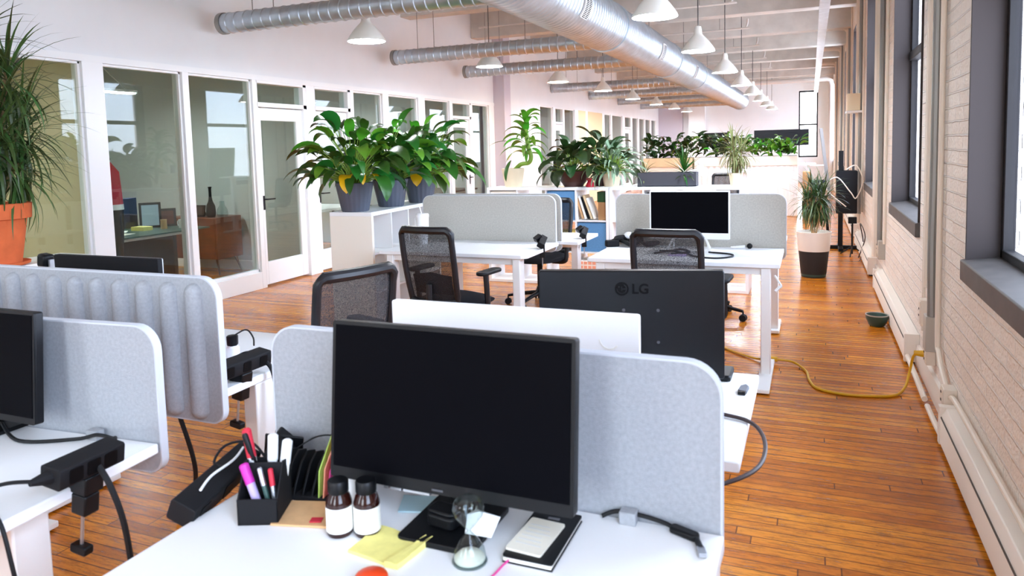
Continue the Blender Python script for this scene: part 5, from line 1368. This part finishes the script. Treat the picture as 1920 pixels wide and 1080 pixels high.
# tumbler desk
t = thing('tumbler', 'white insulated tumbler with handle and straw', 'tumbler', (-2.93, 5.17, T), R(160))
MB().lathe([(.035, 0), (.038, .02), (.045, .11), (.05, .13), (.052, .22), (.05, .225)], 28).build('tumbler_body', 'white', t); MB().lathe([(.054, .222), (.055, .24), (.048, .25), (1e-5, .252)], 28).build('lid', 'white', t)
MB().cyl((.01, 0, .25), (.03, 0, .30), .005, n=8).build('straw', 'white', t); MB().tube(catmull([(.05, 0, .205), (.088, 0, .20), (.088, 0, .12), (.05, 0, .11)], 5), .008, 8).build('handle', 'white', t)
# white-framed monitor desk
wire('cable_tangle', [(-1.40, 5.38, T+.03), (-1.34, 5.34, T+.06), (-1.28, 5.40, T+.07), (-1.33, 5.44, T+.03), (-1.25, 5.36, T+.03), (-1.18, 5.40, T+.06), (-1.22, 5.30, T+.02), (-1.30, 5.33, T+.04), (-1.38, 5.42, T+.05), (-1.30, 5.36, T+.07), (-1.20, 5.42, T+.04), (-1.12, 5.34, T+.02), (-1.05, 5.38, T+.03), (-1.14, 5.40, T+.02)], .017, CB, 'heap of black cables at the shelf end of the white-framed monitor desk')
tag(MB().box(-.05, .05, -.03, .03, 0, .05).build('black_adapter', 'black_matte', loc=(-1.385, 5.32, T), rot=(0, 0, R(30)), bevel=.008), 'black power adapter at the corner of the heap of cables', 'adapter')
tag(MB().sphere((0, 0, .06), .04, 12, 8, .7).build('crumpled_bag', 'white', loc=(-1.27, 5.38, T+.02)), 'crumpled white bag on the heap of black cables', 'bag')
wire('desk_cable', [(-1.0, 5.0, T+.008), (-.92, 5.12, T+.008), (-.80, 5.04, T+.008), (-.70, 4.90, T+.008), (-.57, 4.86, T+.008), (-.48, 4.95, T+.008), (-.50, 5.06, T+.008), (-.65, 5.12, T+.008)], .006, CB, 'black cable looping on the desk before the white-framed monitor')
wire('desk_cable', [(-.98, 5.10, T+.01), (-.90, 5.05, T+.02), (-.84, 5.14, T+.02), (-.78, 5.10, T+.008), (-.88, 4.98, T+.008)], .008, CB, 'short knotted black cable under the white-framed monitor')
tag(MB().box(-.06, .06, -.04, .04, 0, .006).build('sticky_notes', 'lavender', loc=(-.84, 4.98, T)), 'lavender note under the cables on the white-framed monitor desk', 'paper')
t = thing('charging_puck', 'white and black charging plug by the felt screen of the window-aisle desk', 'charger', (-.41, 5.40, T))
MB().tube([(-.12, 0, .008), (-.02, 0, .012)], [.006, .014], 8).build('plug_lead', 'white', t); MB().sphere((.01, 0, .02), .02, 12, 8).build('plug_head', 'black', t)
MBk = MB(); MBk.tube([(-.205, 4.80, .66), (-.165, 4.78, .60)], .006, 6); MBk.tube([(-.165, 4.78, .60), (-.20, 4.76, .565)], .010, 6)
tag(MBk.build('desk_hook', 'white_metal'), 'white hanging hook on the leg of the window-aisle desk', 'hook')
